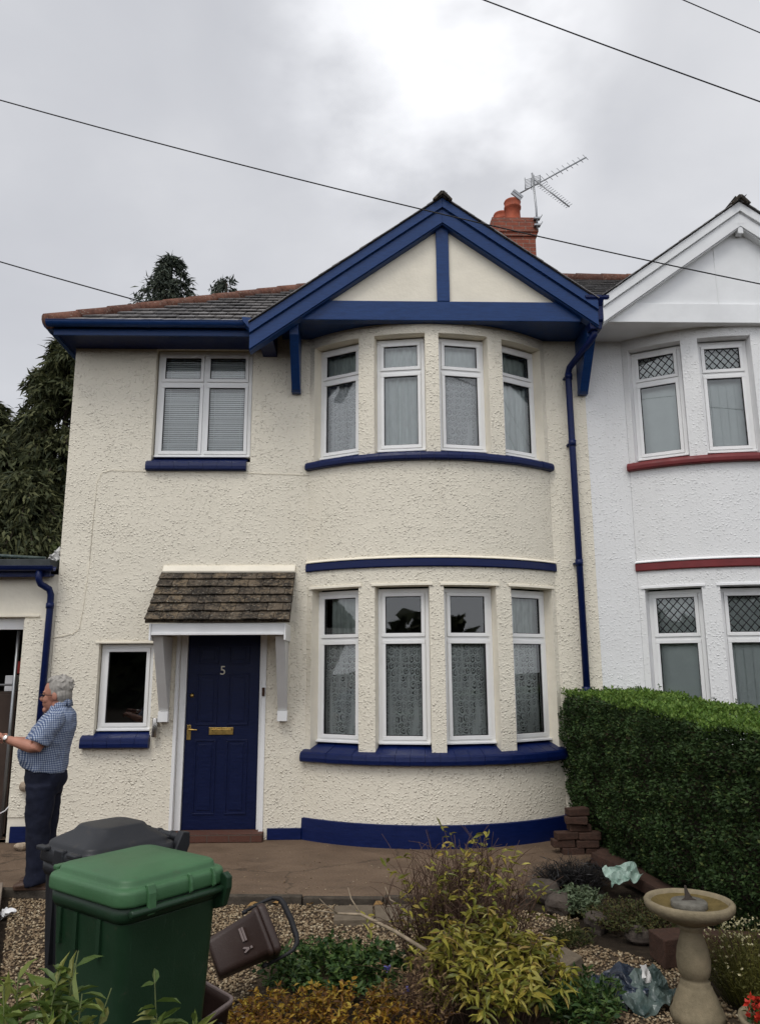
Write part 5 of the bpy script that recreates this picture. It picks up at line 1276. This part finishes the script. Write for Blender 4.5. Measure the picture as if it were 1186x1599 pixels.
# ================================================================== HEDGE
def hedge():
    rng = np.random.default_rng(31)
    t = thing('hedge', 'tall clipped privet hedge between the two front gardens', 'hedge', (2.85, -2.2, -0.05))
    x0, x1, y0, y1 = 2.25, 3.20, -4.9, -0.03
    fx = lambda y: x0 - .07 * (y + .08)
    top = lambda y: 1.490 + 0.043 * y + .012 * np.sin(y * 5) + .010 * np.sin(y * 13 + 1)
    core = MB(); core.prism([(x0 + .12, y1 - .06), (fx(y0) + .12, y0 + .05), (x1 - .09, y0 + .05), (x1 - .09, y1 - .06)], .12, 1.12, 'Z')
    for k in range(14): yk = y0 + .2 + k * .35; core.tube([(x0 + .42, yk, -.05), (x0 + .45, yk + .05, .3)], [.03, .02], 6)
    core; core.build('inner_twigs', 'bark', t)
    ch = []; mi = []
    def face(n, px, py, pz, nd, L, W, m):
        d = np.stack(nd, 1) + rng.normal(0, .65, (n, 3))
        v, f = leaves(np.stack([px, py, pz], 1), d, rng.uniform(L * .7, L * 1.3, n), rng.uniform(W * .7, W * 1.25, n), rng, True); ch.append((v, f)); mi.append(m)
    n = 10000
    py = rng.uniform(y0, y1, n); px = fx(py) + .05 + (x1 - fx(py) - .1) * rng.random(n); pz = top(py) - rng.uniform(.02, .38, n)
    face(n, px, py, pz, (np.full(n, -.4), np.zeros(n), np.full(n, .5)), .04, .026, 0)
    n = 56000
    py = rng.uniform(y0, y1, n); pz = rng.uniform(-.05, 1, n) * (top(py) + .01) ; lump = .030 * np.sin(py * 7 + pz * 5) + .025 * np.sin(py * 17 - pz * 11) + .02 * np.sin(pz * 23 + py * 3)
    px = fx(py) + lump + rng.exponential(.035, n) - .02 + np.clip(pz - top(py) + .12, 0, 1) * .25 * rng.random(n) + np.clip(.40 - pz, 0, .5) * .30
    face(n, px, py, pz, (np.full(n, -1.0), np.zeros(n), np.full(n, .35)), .030, .019, 0)
    n = 19000
    py = rng.uniform(y0, y1 + .03, n); px = fx(py) - .02 + (x1 - fx(py) + .02) * rng.random(n); pz = top(py) + .02 + .012 * np.sin(px * 21 + py * 9) + rng.normal(0, .012, n) - rng.exponential(.010, n)
    face(n, px, py, pz, (np.zeros(n), np.zeros(n), np.full(n, .8)), .032, .020, 1)
    n = 7000
    px = rng.uniform(x0, x1, n); pz = rng.uniform(-.05, 1.40, n); py = y1 - rng.exponential(.03, n) + .02 * np.sin(px * 19 + pz * 13)
    face(n, px, py, pz, (np.zeros(n), np.full(n, 1.0), np.full(n, .3)), .034, .022, 0)
    n = 12000
    px = x1 - rng.exponential(.03, n); py = rng.uniform(y0, y1, n); pz = rng.uniform(-.05, 1.40, n)
    face(n, px, py, pz, (np.full(n, 1.0), np.zeros(n), np.full(n, .3)), .036, .024, 0)
    # a few shoots that escaped the shears
    st = MB()
    for (x, y, h) in ((2.9, -.5, .13), (3.05, -.7, .16), (2.7, 0.0, .08), (3.15, -1.7, .12), (3.2, -2.0, .10), (2.4, -.9, .06), (3.1, -2.5, .1), (3.15, -1.2, .07), (2.35, -.5, .05), (2.45, -1.9, .05), (2.5, -2.6, .06), (2.6, -3.3, .07)):
        z = float(top(np.array(y))) - .03; st.tube([(x, y, z), (x + .01, y, z + h)], .002, 4)
        k = 16; tt = rng.uniform(.2, 1, k)
        v, f = leaves(np.stack([x + .01 * tt, np.full(k, y), z + h * tt], 1), unit(rng, k) + np.array([0, 0, .6]), .028, .014, rng, True); ch.append((v, f)); mi.append(0)
    leaf_object('foliage', ch, ['hedge', 'hedge_tip'], t, mi)
hedge()

# ================================================================== PLANTS
def stems_leaves(name, label, cat, base, spread, n_st, hgt, leaf_mat, stem_mat, leaf_n, L, W, seed, lean=.35, group=None, whorl=False, start=.3, simple=False, r=.004, droop=.0, forks=0, prob=1.0):
    rng = np.random.default_rng(seed); t = thing(name, label, cat, base, group=group)
    st = MB(); ch = []
    for i in range(n_st):
        a = rng.uniform(0, 6.28); rr_ = math.sqrt(rng.random())
        bx, by = base[0] + spread[0] * rr_ * math.cos(a) * .55, base[1] + spread[1] * rr_ * math.sin(a) * .55
        h = hgt * rng.uniform(.65, 1.08) * (1 - .35 * rr_ ** 2)
        ex, ey = base[0] + spread[0] * rr_ * math.cos(a) + rng.normal(0, .03), base[1] + spread[1] * rr_ * math.sin(a) + rng.normal(0, .03)
        p0 = np.array([bx, by, base[2]]); p2 = np.array([ex, ey, base[2] + h]); p1 = (p0 + p2) / 2 + np.array([rng.normal(0, .03), rng.normal(0, .03), h * .12])
        T = np.linspace(0, 1, 7)[:, None]
        C = (1 - T) ** 2 * p0 + 2 * T * (1 - T) * p1 + T ** 2 * p2
        st.tube([tuple(c) for c in C], [r * (1 - .6 * k / 6) for k in range(7)], 5)
        br = [C]
        for _ in range(forks):
            k = rng.integers(2, 6); q0 = C[k]; q1 = q0 + np.array([rng.normal(0, .10), rng.normal(0, .10), rng.uniform(.05, .18) * hgt / .6]); Q = q0 + (q1 - q0) * np.linspace(0, 1, 4)[:, None] + np.array([0, 0, .02]) * np.sin(np.linspace(0, 3.1, 4))[:, None]
            st.tube([tuple(c) for c in Q], [r * .6, r * .5, r * .4, r * .3], 4); br.append(Q)
        for C_ in br:
            if leaf_n <= 0 or rng.random() > prob: continue
            if whorl:
                k = leaf_n; tip = C_[-1]; d = np.stack([np.cos(np.arange(k) * 2.4), np.sin(np.arange(k) * 2.4), rng.uniform(-.35, .7, k) - droop], 1) + rng.normal(0, .2, (k, 3))
                pos = tip[None] - np.array([0, 0, 1])[None] * rng.uniform(0, .07, k)[:, None]
            else:
                k = leaf_n; tt = rng.uniform(start, 1, k); idx = tt * (len(C_) - 1); i0 = np.clip(idx.astype(int), 0, len(C_) - 2); fr = (idx - i0)[:, None]
                pos = C_[i0] * (1 - fr) + C_[i0 + 1] * fr; d = unit(rng, k) * np.array([1, 1, .5]) + np.array([0, 0, .45 - droop])
            v, f = leaves(pos, d, rng.uniform(L * .45, L * 1.25, k), rng.uniform(W * .7, W * 1.2, k), rng, simple, .5); ch.append((v, f))
    if st.v: st.build('stem', stem_mat, t)
    if ch: leaf_object('foliage', ch, leaf_mat, t)
    return t
# yellow green shrub and the bare twiggy bush behind it
stems_leaves('shrub', 'yellow green evergreen shrub with whorls of narrow leaves in the middle bed', 'shrub', (0.72, -4.18, -.05), (.36, .40, 0), 62, .50, 'pieris', 'twig', 13, .078, .023, 41, whorl=True, forks=2, droop=.35, prob=.85)
stems_leaves('twiggy_bush', 'tall sparse bush of reddish bare twigs with few yellow leaves', 'shrub', (0.62, -3.65, -.05), (.48, .34, 0), 150, .78, 'pieris', 'twig', 4, .070, .022, 42, whorl=True, forks=6, r=.0042, prob=.13)
stems_leaves('heather', 'dry brown heather tuft in front of the bare twigs', 'heather', (0.36, -4.25, -.05), (.16, .2, 0), 150, .34, 'straw', 'twig', 6, .03, .008, 43, start=.2, simple=True, r=.0025, forks=1)
stems_leaves('geranium', 'low dark green leafy plant between the caddy and the bare twigs', 'plant', (-0.12, -3.62, -.06), (.48, .42, 0), 200, .20, 'bluegreen', 'stem', 14, .045, .026, 44, start=.3, r=.0022)
stems_leaves('golden_plant', 'golden orange ground cover along the front edge of the bed', 'plant', (-0.16, -4.30, -.06), (.60, .34, 0), 230, .20, 'golden', 'twig', 15, .036, .017, 45, start=.3, r=.0022)
stems_leaves('low_shrub', 'low dark green shrub right of the yellow green shrub', 'shrub', (1.16, -4.15, -.06), (.26, .38, 0), 110, .22, 'bluegreen', 'stem', 14, .045, .020, 46, start=.25, r=.003)
stems_leaves('ornamental_grass', 'clump of black grass along the path end by the brick pile', 'grass', (1.80, -1.75, -.05), (.36, .26, 0), 420, .22, 'black_grass', 'black_grass', 3, .12, .007, 47, start=.1, simple=True, r=.002, droop=.2)
stems_leaves('silver_plant', 'pale grey green cushion plant in front of the black grass', 'plant', (1.66, -2.42, -.05), (.20, .17, 0), 130, .19, 'silver', 'stem', 14, .036, .018, 48, start=.3, r=.002)
stems_leaves('moss_plant', 'brownish green mossy mound left of the sundial', 'plant', (1.98, -2.78, -.05), (.42, .40, 0), 260, .17, 'moss', 'twig', 16, .028, .013, 49, start=.25, simple=True, r=.002)
sn = stems_leaves('cotton_lavender', 'olive bush dotted with tiny pale yellow flowers right of the sundial', 'shrub', (2.22, -4.02, -.05), (.34, .36, 0), 420, .40, 'santolina', 'santolina', 7, .028, .007, 50, start=.3, simple=True, r=.002)
rng = np.random.default_rng(51); k = 260
a = rng.uniform(0, 6.28, k); q = np.sqrt(rng.random(k)); pos = np.stack([2.22 + .36 * q * np.cos(a), -4.02 + .38 * q * np.sin(a), -.05 + .40 * (1.02 - .38 * q ** 2) + rng.normal(0, .03, k)], 1)
v, f = leaves(np.repeat(pos, 4, 0), unit(rng, 4 * k), .011, .010, rng, True); leaf_object('flowers', [(v, f)], 'petal', sn)
stems_leaves('tall_plant', 'leafy green stems in the near left corner before the bin', 'plant', (-0.82, -6.38, 0.10), (.24, .12, 0), 48, .95, 'fresh', 'stem', 32, .075, .019, 52, start=.5, r=.004)
stems_leaves('tall_plant', 'taller single leafy green stem before the left of the green bin', 'plant', (-0.675, -6.42, 0.10), (.035, .035, 0), 4, .88, 'fresh', 'stem', 30, .08, .018, 53, start=.5, r=.004)
stems_leaves('tall_plant', 'leafy green stems before the right side of the green bin', 'plant', (-0.46, -6.40, 0.10), (.13, .08, 0), 18, .90, 'fresh', 'stem', 28, .075, .019, 54, start=.5, r=.004)
stems_leaves('grass_tuft', 'thin green weed tuft on the soil near the dark rocks', 'plant', (1.42, -3.05, -.05), (.16, .16, 0), 60, .13, 'moss', 'stem', 6, .05, .012, 55, start=.2, r=.002)
# bleached dead branch
t = MB()
t.tube([(.42, -3.95, .20), (.22, -3.78, .27), (.02, -3.66, .33), (-.12, -3.6, .32), (-.26, -3.58, .335)], [.012, .011, .009, .006, .003], 7)
t.tube([(.02, -3.66, .33), (-.04, -3.6, .40), (-.06, -3.58, .46)], [.006, .004, .002], 6); t.tube([(-.12, -3.6, .32), (-.2, -3.62, .38), (-.23, -3.62, .41)], [.005, .003, .002], 6)
t.tube([(.46, -3.7, .24), (.30, -3.55, .32), (.20, -3.48, .36), (.17, -3.46, .43)], [.009, .007, .005, .002], 6)
o = t.build('dead_branch', 'pale_twig'); tag(o, 'forked bleached dead branch resting over the green plants', 'branch')
# bluebells: two tiny violet flowers
M['violet'] = m_leaf('violet_flower', [(0.0, (0.10, 0.09, 0.32)), (1.0, (0.16, 0.15, 0.45))], 0.6, 0.2)
for k, (x, y, z, lb) in enumerate(((0.16, -4.02, .16, 'small violet flower beside the dry heather'), (0.25, -4.22, .13, 'lower violet flower nearest the camera by the heather'))):
    rng = np.random.default_rng(60 + k); t = thing('violet_flower', lb, 'flower', (x, y, -.05), group='violet flowers in the bed')
    b = MB(); b.tube([(x, y, -.05), (x + .005, y, z)], .002, 5); b.build('stem', 'stem', t)
    v, f = leaves(np.array([[x, y, z]] * 12) + rng.normal(0, .008, (12, 3)), unit(rng, 12), .02, .016, rng, True); leaf_object('petals', [(v, f)], 'violet', t)
# flower bowl at the corner
t = thing('flower_bowl', 'shallow cream bowl of red flowers in the near right corner', 'flower pot', (2.06, -4.56, -.05))
b = MB(); b.lathe([(0.0, 0), (.12, 0), (.20, .12), (.215, .125), (.215, .145), (.195, .145), (.185, .12), (0, .11)], (2.06, -4.56, -.05), 36); b.build('bowl', 'sundial', t)
rng = np.random.default_rng(70); k = 90; a = rng.uniform(0, 6.28, k); q = .17 * np.sqrt(rng.random(k))
pos = np.stack([2.06 + q * np.cos(a), -4.56 + q * np.sin(a), .09 + rng.uniform(0, .06, k)], 1)
v, f = leaves(np.repeat(pos, 5, 0), unit(rng, 5 * k) + np.array([0, 0, .5]), .030, .022, rng, True); leaf_object('petals', [(v, f)], 'red_petal', t)
v, f = leaves(np.repeat(pos, 4, 0) - np.array([0, 0, .03]), unit(rng, 4 * k), .04, .02, rng, True); leaf_object('foliage', [(v, f)], 'bluegreen', t)

# ================================================================== TREES
def conifer(label, base, h, r, seed, mat='conifer', n_br=150, per=70, z_from=0.12, lw=(.30, .07), shape=.8, droop=.55, group='conifers behind the house', lean=0.0, gap=.0):
    rng = np.random.default_rng(seed); t = thing('conifer_tree', label, 'tree', base, group=group)
    b = MB(); b.tube([(base[0] + lean * k / 6 * h * .1, base[1], base[2] + h * k / 6 * .985) for k in range(7)], [r * .075 * (1 - k / 6.4) + .02 for k in range(7)], 9); b.build('trunk', 'bark', t)
    lb = MB(); ch = []
    for i in range(n_br):
        tz = z_from + (1 - z_from) * (i + rng.random()) / n_br
        z = base[2] + h * tz
        if rng.random() < gap: continue
        L_ = r * ((1 - tz) ** shape) * rng.uniform(.60, 1.18) + .12
        a = rng.uniform(0, 6.28)
        dx, dy = math.cos(a), math.sin(a)
        T = np.linspace(0, 1, 6); rise = rng.uniform(.05, .35) * L_
        C = np.stack([base[0] + lean * tz * h * .1 + dx * L_ * T, base[1] + dy * L_ * T, z + rise * np.sin(T * 2.2) - droop * L_ * T ** 2], 1)
        lb.tube([tuple(c) for c in C], [.03 * (1 - tz) + .012 - .001 * k for k in range(6)], 4)
        k = max(10, int(per * (.35 + .65 * L_ / r)))
        tt = np.sqrt(rng.uniform(.02, 1, k)); idx = tt * 5; i0 = np.clip(idx.astype(int), 0, 4); fr = (idx - i0)[:, None]
        pos = C[i0] * (1 - fr) + C[i0 + 1] * fr + rng.normal(0, .045 * L_ + .03, (k, 3)) * np.array([1, 1, .55])
        d = np.stack([dx * rng.uniform(0, .8, k), dy * rng.uniform(0, .8, k), -rng.uniform(.15, 1.0, k)], 1) + rng.normal(0, .35, (k, 3))
        v, f = leaves(pos, d, rng.uniform(.35, 1.5, k) * lw[0], rng.uniform(.6, 1.3, k) * lw[1], rng, True, .8); ch.append((v, f))
    lb.build('limb', 'bark', t); leaf_object('crown', ch, mat, t)
    return t
conifer('tall drooping dark conifer close behind the left corner of the house', (-8.9, 14.0, -.05), 11.9, 3.3, 81, n_br=360, per=240, lw=(.30, .075), shape=.55)
conifer('dark conifer at the far left edge, lower than its neighbour', (-11.0, 13.2, -.05), 9.6, 3.3, 82, n_br=300, per=220, lw=(.30, .075), shape=.5)
conifer('shorter dark conifer filling in behind the garage roof', (-8.6, 11.0, -.05), 6.9, 2.6, 85, n_br=230, per=190, lw=(.28, .07), shape=.5)
conifer('pointed grey green conifer showing above the hip of the slate roof', (-5.95, 14.0, -.05), 14.75, 4.0, 83, 'conifer_far', n_br=260, per=150, z_from=.5, lw=(.22, .055), shape=.68, gap=.05)
conifer('drooping topped conifer to the right of the pointed one above the roof', (-4.55, 14.4, -.05), 14.25, 5.0, 84, 'conifer_far', n_br=170, per=130, z_from=.6, lw=(.22, .055), shape=.62, droop=.9, gap=.2, lean=.2)
def bush(label, base, r, seed, n):
    rng = np.random.default_rng(seed); t = thing('bush', label, 'bush', base); b = MB()
    for k in range(8): a = k * .8; b.tube([base, (base[0] + .6 * r[0] * math.cos(a), base[1] + .6 * r[1] * math.sin(a), base[2] + r[2] * 1.2)], [.03, .01], 5)
    b.build('stem', 'bark', t); d = unit(rng, n); cl = 1 + .22 * np.sin(d[:, 0] * 7 + 1) * np.sin(d[:, 2] * 6) + .1 * np.sin(d[:, 1] * 15)
    pos = np.array(base) + np.array([0, 0, r[2]]) + d * np.array(r) * (cl * rng.uniform(.75, 1.05, n))[:, None]
    v, f = leaves(pos, d + rng.normal(0, .6, (n, 3)) - np.array([0, 0, .3]), rng.uniform(.1, .2, n), rng.uniform(.05, .08, n), rng, True); leaf_object('foliage', [(v, f)], 'bush', t)
bush('rounded brighter green bush just above the garage roof at left', (-5.6, 8.0, 0), (1.3, 1.2, 2.05), 86, 9000)

# the trees across the road, behind the camera: what the panes mirror
rng = np.random.default_rng(90); n = 9000
tx_ = rng.uniform(-45, 45, n); tz_ = rng.random(n) * (3.7 + 1.2 * np.sin(tx_ * .35) + 1.2 * np.sin(tx_ * .9 + 1)); ty_ = -30 + rng.normal(0, .8, n)
v, f = leaves(np.stack([tx_, ty_, tz_], 1), unit(rng, n), rng.uniform(1.0, 2.0, n), rng.uniform(.8, 1.4, n), rng, True)
tl_ = leaf_object('treeline', [(v, f)], 'conifer'); tl_['kind'] = 'stuff'

# ================================================================== THE MAN
def ell(c, ax, bx, cz=None, n=20, tilt=0.0, tilty=0.0):
    """horizontal ring round c, half depth ax (x), half width bx (y)"""
    return [(c[0] + ax * math.cos(2 * math.pi * k / n), c[1] + bx * math.sin(2 * math.pi * k / n), c[2] + tilt * ax * math.cos(2 * math.pi * k / n)) for k in range(n)]
M['skin'] = m_plain('ruddy_skin', (0.40, 0.185, 0.125), 0.5, 0.35, 14, 0.12, 0.0006, 160)
M['hair'] = m_plain('grey_hair', (0.32, 0.30, 0.27), 0.7, 0.25, 30, 0.35, 0.006, 70, 0, (1, 1, .3))
M['trouser'] = m_plain('dark_navy_cloth', (0.010, 0.012, 0.024), 0.85, 0.2, 6, 0.25, 0.004, 30)
M['shoe'] = m_plain('brown_leather', (0.075, 0.042, 0.027), 0.5, 0.35, 10, 0.2)
def m_check():
    t = NT('blue_check_shirt'); s = t.n('ShaderNodeSeparateXYZ', {0: t.coord()})
    w = t.math('MULTIPLY', t.math('SUBTRACT', t.noise(t.coord(), 6, 2), .5), .03)
    def stripe(v, p):
        return t.rng(t.math('ABSOLUTE', t.math('SUBTRACT', t.math('FRACT', t.math('DIVIDE', v, p)), .5)), .20, .30, 0.0, 1.0)
    a = stripe(t.math('ADD', t.math('ADD', s.outputs[0], w), t.math('MULTIPLY', s.outputs[1], .8)), .018); b = stripe(t.math('ADD', s.outputs[2], w), .018)
    f = t.math('MULTIPLY', t.math('ADD', t.math('MULTIPLY', a, 1.2), t.math('MULTIPLY', b, .8)), .5)
    col = t.ramp(f, [(0.0, (0.40, 0.44, 0.50)), (.5, (0.13, 0.175, 0.28)), (1.0, (0.05, 0.075, 0.16))])
    return t.done(t.pbr(col, .8, t.bump(t.noise(t.coord(), 11, 3), .012), .2))
M['shirt'] = m_check()
man = thing('person', 'grey haired man in blue check short sleeved shirt, dark trousers and glasses standing side on', 'person', (-2.66, -1.65, 0))
MY = -1.65
b = MB()
# torso, neck and head (head faces -x, bowed a little)
b.rings([ell((-2.66, MY, .86), .11, .14), ell((-2.67, MY, 1.0), .15, .17), ell((-2.64, MY, 1.2), .13, .19), ell((-2.59, MY, 1.36), .10, .18), ell((-2.585, MY, 1.43), .07, .09), ell((-2.60, MY, 1.50), .062, .062), ell((-2.615, MY, 1.57), .06, .06)], 0)
h0 = len(b.v)
rt = Euler((0, rad(-14), 0))
b.ellipsoid((-2.612, MY, 1.575), (.098, .075, .112), rt, 24)          # cranium
b.ellipsoid((-2.660, MY, 1.505), (.058, .056, .085), rt, 20)          # face and jaw
b.ellipsoid((-2.690, MY, 1.435), (.026, .034, .026), None, 14)        # chin
b.ellipsoid((-2.722, MY, 1.518), (.026, .017, .020), Euler((0, rad(20), 0)), 12)   # nose
b.ellipsoid((-2.708, MY, 1.542), (.016, .012, .032), Euler((0, rad(-24), 0)), 12)
b.ellipsoid((-2.697, MY, 1.572), (.020, .052, .014), None, 14)        # brow
b.ellipsoid((-2.703, MY, 1.482), (.016, .030, .010), None, 12)        # lips
b.ellipsoid((-2.700, MY, 1.468), (.016, .028, .009), None, 12)
for sy in (-1, 1):
    b.ellipsoid((-2.602, MY + sy * .075, 1.54), (.022, .012, .034), Euler((0, rad(-15), 0)), 12)   # ears
    b.ellipsoid((-2.675, MY + sy * .040, 1.515), (.03, .022, .03), None, 12)                       # cheeks
HC = Vector((-2.60, MY, 1.44))
def grow(m, i0, k=1.09, off=(-.012, 0, -.012)):
    for i in range(i0, len(m.v)): m.v[i] = tuple(HC + (Vector(m.v[i]) - HC) * k + Vector(off))
grow(b, h0)
# arms: near one raised towards the doorway, far one too
def limb(pts, r, seg=14): b.tube(pts, r, seg, 0, True, True)
def hand(wr, d, up, side):
    wr = Vector(wr); d = Vector(d).normalized(); up = Vector(up).normalized(); sd = d.cross(up).normalized() * side
    pal = wr + d * .05
    M3 = Matrix((d, sd, up)).transposed()
    b.ellipsoid(tuple(wr + d * .048), (.055, .038, .019), M3.to_euler(), 14)
    for k, (o_, l1) in enumerate(((.028, .070), (.010, .078), (-.009, .072), (-.027, .058))):
        p0 = wr + d * .085 + sd * o_; cur = .35 + .12 * k
        p1 = p0 + (d * math.cos(cur) - up * math.sin(cur)) * l1 * .45; p2 = p1 + (d * math.cos(cur * 2.6) - up * math.sin(cur * 2.6)) * l1 * .35; p3 = p2 + (d * math.cos(cur * 3.8) - up * math.sin(cur * 3.8)) * l1 * .28
        limb([p0 - d * .02, p0, p1, p2, p3], [.010, .010, .0092, .0085, .007], 8)
    q0 = wr + d * .025 + sd * .030; q1 = q0 + (d * .6 + sd * .75 - up * .15).normalized() * .035; q2 = q1 + (d * .9 + sd * .1 - up * .35).normalized() * .03; q3 = q2 + (d - up * .4).normalized() * .022
    limb([q0 - d * .01, q0, q1, q2, q3], [.013, .013, .0115, .010, .008], 8)
SH_N, EL_N, WR_N = (-2.545, MY - .20, 1.375), (-2.665, MY - .255, 1.125), (-2.935, MY - .20, 1.195)
SH_F, EL_F, WR_F = (-2.59, MY + .19, 1.365), (-2.70, MY + .24, 1.10), (-2.95, MY + .05, 1.165)
for S_, E_, W_, sd_ in ((SH_N, EL_N, WR_N, 1), (SH_F, EL_F, WR_F, -1)):
    S_, E_, W_ = Vector(S_), Vector(E_), Vector(W_)
    limb([S_, S_.lerp(E_, .5), E_, E_.lerp(W_, .15), E_.lerp(W_, .4), E_.lerp(W_, .8), W_, W_ + (W_ - E_).normalized() * .03], [.058, .052, .047, .049, .048, .036, .030, .029])
    hand(W_ + (W_ - E_).normalized() * .015, (W_ - E_).normalized() + Vector((0, 0.1, .10)), (0, -.35 * sd_, .94), sd_)
# legs
LEGS = {-1: [(-2.645, MY - .085, .86), (-2.655, MY - .09, .62), (-2.66, MY - .095, .46), (-2.635, MY - .10, .28), (-2.625, MY - .10, .09)], 1: [(-2.645, MY + .085, .86), (-2.665, MY + .09, .62), (-2.675, MY + .095, .46), (-2.66, MY + .10, .28), (-2.655, MY + .10, .09)]}
for s_, pts in LEGS.items(): limb(pts, [.065, .07, .058, .055, .04])
body = b.build('body', 'skin', man, remesh=.0052, smooth_it=3)
def cloth(o, size, strength, nm):
    tx = bpy.data.textures.new(nm, 'CLOUDS'); tx.noise_scale = size; tx.noise_depth = 1
    d = o.modifiers.new('folds', 'DISPLACE'); d.texture = tx; d.strength = strength; d.mid_level = .5
# trousers
b = MB()
b.rings([ell((-2.655, MY, .735), .125, .165), ell((-2.665, MY, .80), .145, .175), ell((-2.675, MY, .88), .155, .18), ell((-2.675, MY, .97), .158, .18, tilt=-.1), ell((-2.675, MY, 1.0), .15, .17)], 0)
for s_, pts in LEGS.items():
    P_ = [(pts[0][0] - .02, pts[0][1] + s_ * .005, .82), (pts[1][0] - .008, pts[1][1], .66), (pts[2][0], pts[2][1], .46), (pts[3][0] - .005, pts[3][1], .28), (pts[4][0] - .01, pts[4][1], .12), (pts[4][0] - .02, pts[4][1], .055), (pts[4][0] - .015, pts[4][1], .035)]
    b.tube(P_, [.118, .112, .098, .092, .092, .098, .09], 18)
b.ellipsoid((-2.575, MY, .86), (.075, .15, .12), None, 18)
cloth(b.build('trousers', 'trouser', man, remesh=.010, smooth_it=4), .09, .020, 'trouser_folds')
# shirt
b = MB()
b.rings([ell((-2.675, MY, .925), .168, .192, tilt=-.16), ell((-2.685, MY, .955), .188, .20, tilt=-.14), ell((-2.70, MY, 1.02), .205, .212, tilt=-.08), ell((-2.695, MY, 1.09), .208, .215), ell((-2.662, MY, 1.18), .195, .215), ell((-2.630, MY, 1.26), .178, .21), ell((-2.598, MY, 1.34), .150, .195), ell((-2.580, MY, 1.39), .125, .16), ell((-2.575, MY, 1.43), .096, .11), ell((-2.582, MY, 1.46), .078, .08)], 0)
for S_, E_ in ((SH_N, EL_N), (SH_F, EL_F)):
    S_, E_ = Vector(S_), Vector(E_)
    b.tube([S_ + Vector((0.005, .07 if S_.y < MY else -.07, -.005)), S_ + Vector((-.005, 0, -.03)), S_.lerp(E_, .35), S_.lerp(E_, .75), S_.lerp(E_, .84)], [.066, .080, .082, .086, .084], 18)
cloth(b.build('shirt', 'shirt', man, remesh=.009, smooth_it=5), .075, .022, 'shirt_folds')
b = MB()
for s_ in (-1, 1):
    b.add([(-2.655, MY + s_ * .012, 1.435), (-2.60, MY + s_ * .075, 1.475), (-2.515, MY + s_ * .045, 1.515), (-2.515, MY + s_ * .06, 1.455), (-2.60, MY + s_ * .10, 1.43), (-2.695, MY + s_ * .05, 1.385)], [(0, 1, 4, 5), (1, 2, 3, 4)], 0, True)
b.add([(-2.515, MY - .045, 1.515), (-2.515, MY + .045, 1.515), (-2.505, MY + .06, 1.45), (-2.505, MY - .06, 1.45)], [(0, 1, 2, 3)], 0, True)
o = b.build('collar', 'shirt', man); q = o.modifiers.new('thick', 'SOLIDIFY'); q.thickness = .008
# hair
b = MB(); HR = random.Random(9)
b.ellipsoid((-2.588, MY, 1.608), (.100, .086, .094), rt, 22); b.ellipsoid((-2.560, MY, 1.555), (.066, .084, .082), rt, 18); b.ellipsoid((-2.640, MY, 1.668), (.058, .064, .032), Euler((0, rad(-24), 0)), 16); b.ellipsoid((-2.552, MY, 1.508), (.042, .070, .05), None, 14)
for sy in (-1, 1): b.ellipsoid((-2.618, MY + sy * .068, 1.572), (.016, .012, .030), None, 12)
for k in range(60):
    a = HR.uniform(0, 6.28); e_ = HR.uniform(-.1, 1.5); c = (-2.585 + .094 * math.cos(a) * math.cos(e_) * (1 if math.cos(a) > 0 else .62), MY + .080 * math.sin(a) * math.cos(e_), 1.612 + .088 * math.sin(e_))
    b.ellipsoid(c, (.026, .009, .008), Euler((HR.uniform(-.5, .5), HR.uniform(-1, 1), HR.uniform(-.7, .7))), 8)
grow(b, 0)
b.build('hair', 'hair', man, remesh=.0055, smooth_it=2)
# glasses, eyes, watch, shoes
b = MB()
for sy in (-1, 1):
    c = Vector((-2.722, MY + sy * .034, 1.545)); b.tube([c + Vector((.004 * math.cos(t), .022 * math.cos(t), .017 * math.sin(t))) for t in np.linspace(0, 6.283, 17)], .0022, 6)
    b.tube([(-2.720, MY + sy * .056, 1.552), (-2.66, MY + sy * .078, 1.552), (-2.60, MY + sy * .082, 1.55)], .0024, 6)
b.tube([(-2.724, MY - .012, 1.548), (-2.728, MY, 1.552), (-2.724, MY + .012, 1.548)], .0022, 6); grow(b, 0); b.build('glasses', 'rubber', man)
b = MB()
for sy in (-1, 1): b.ellipsoid((-2.698, MY + sy * .034, 1.545), (.011, .012, .010), None, 12)
grow(b, 0); b.build('eyes', 'dark', man)
b = MB(); Wn = Vector(WR_N); dn = (Wn - Vector(EL_N)).normalized(); b.tube([Wn - dn * .012, Wn + dn * .012], .0345, 18); b.tube([Wn + Vector((0, -.03, .012)), Wn + Vector((0, -.042, .017))], .018, 14); b.build('watch', 'chrome', man, bevel=.002)
for s_, pts in LEGS.items():
    b = MB(); x, y = pts[4][0], pts[4][1]
    b.rings([[(x + .065 + .0, y + .030 * math.cos(t), .045 + .035 * math.sin(t)) for t in np.linspace(0, 6.283, 15)[:-1]]] + [[(x + .05 - dd, y + w_ * math.cos(t), h_ * .5 + h_ * .5 * math.sin(t) + .004) for t in np.linspace(0, 6.283, 15)[:-1]] for dd, w_, h_ in ((.01, .040, .105), (.05, .042, .11), (.10, .046, .09), (.15, .051, .068), (.20, .050, .055), (.235, .036, .042), (.25, .012, .025))], 0)
    b.box(x - .18, x + .10, y - .04, y + .04, 0.0, .018)
    b.build('shoe', 'shoe', man, remesh=.006, smooth_it=3)
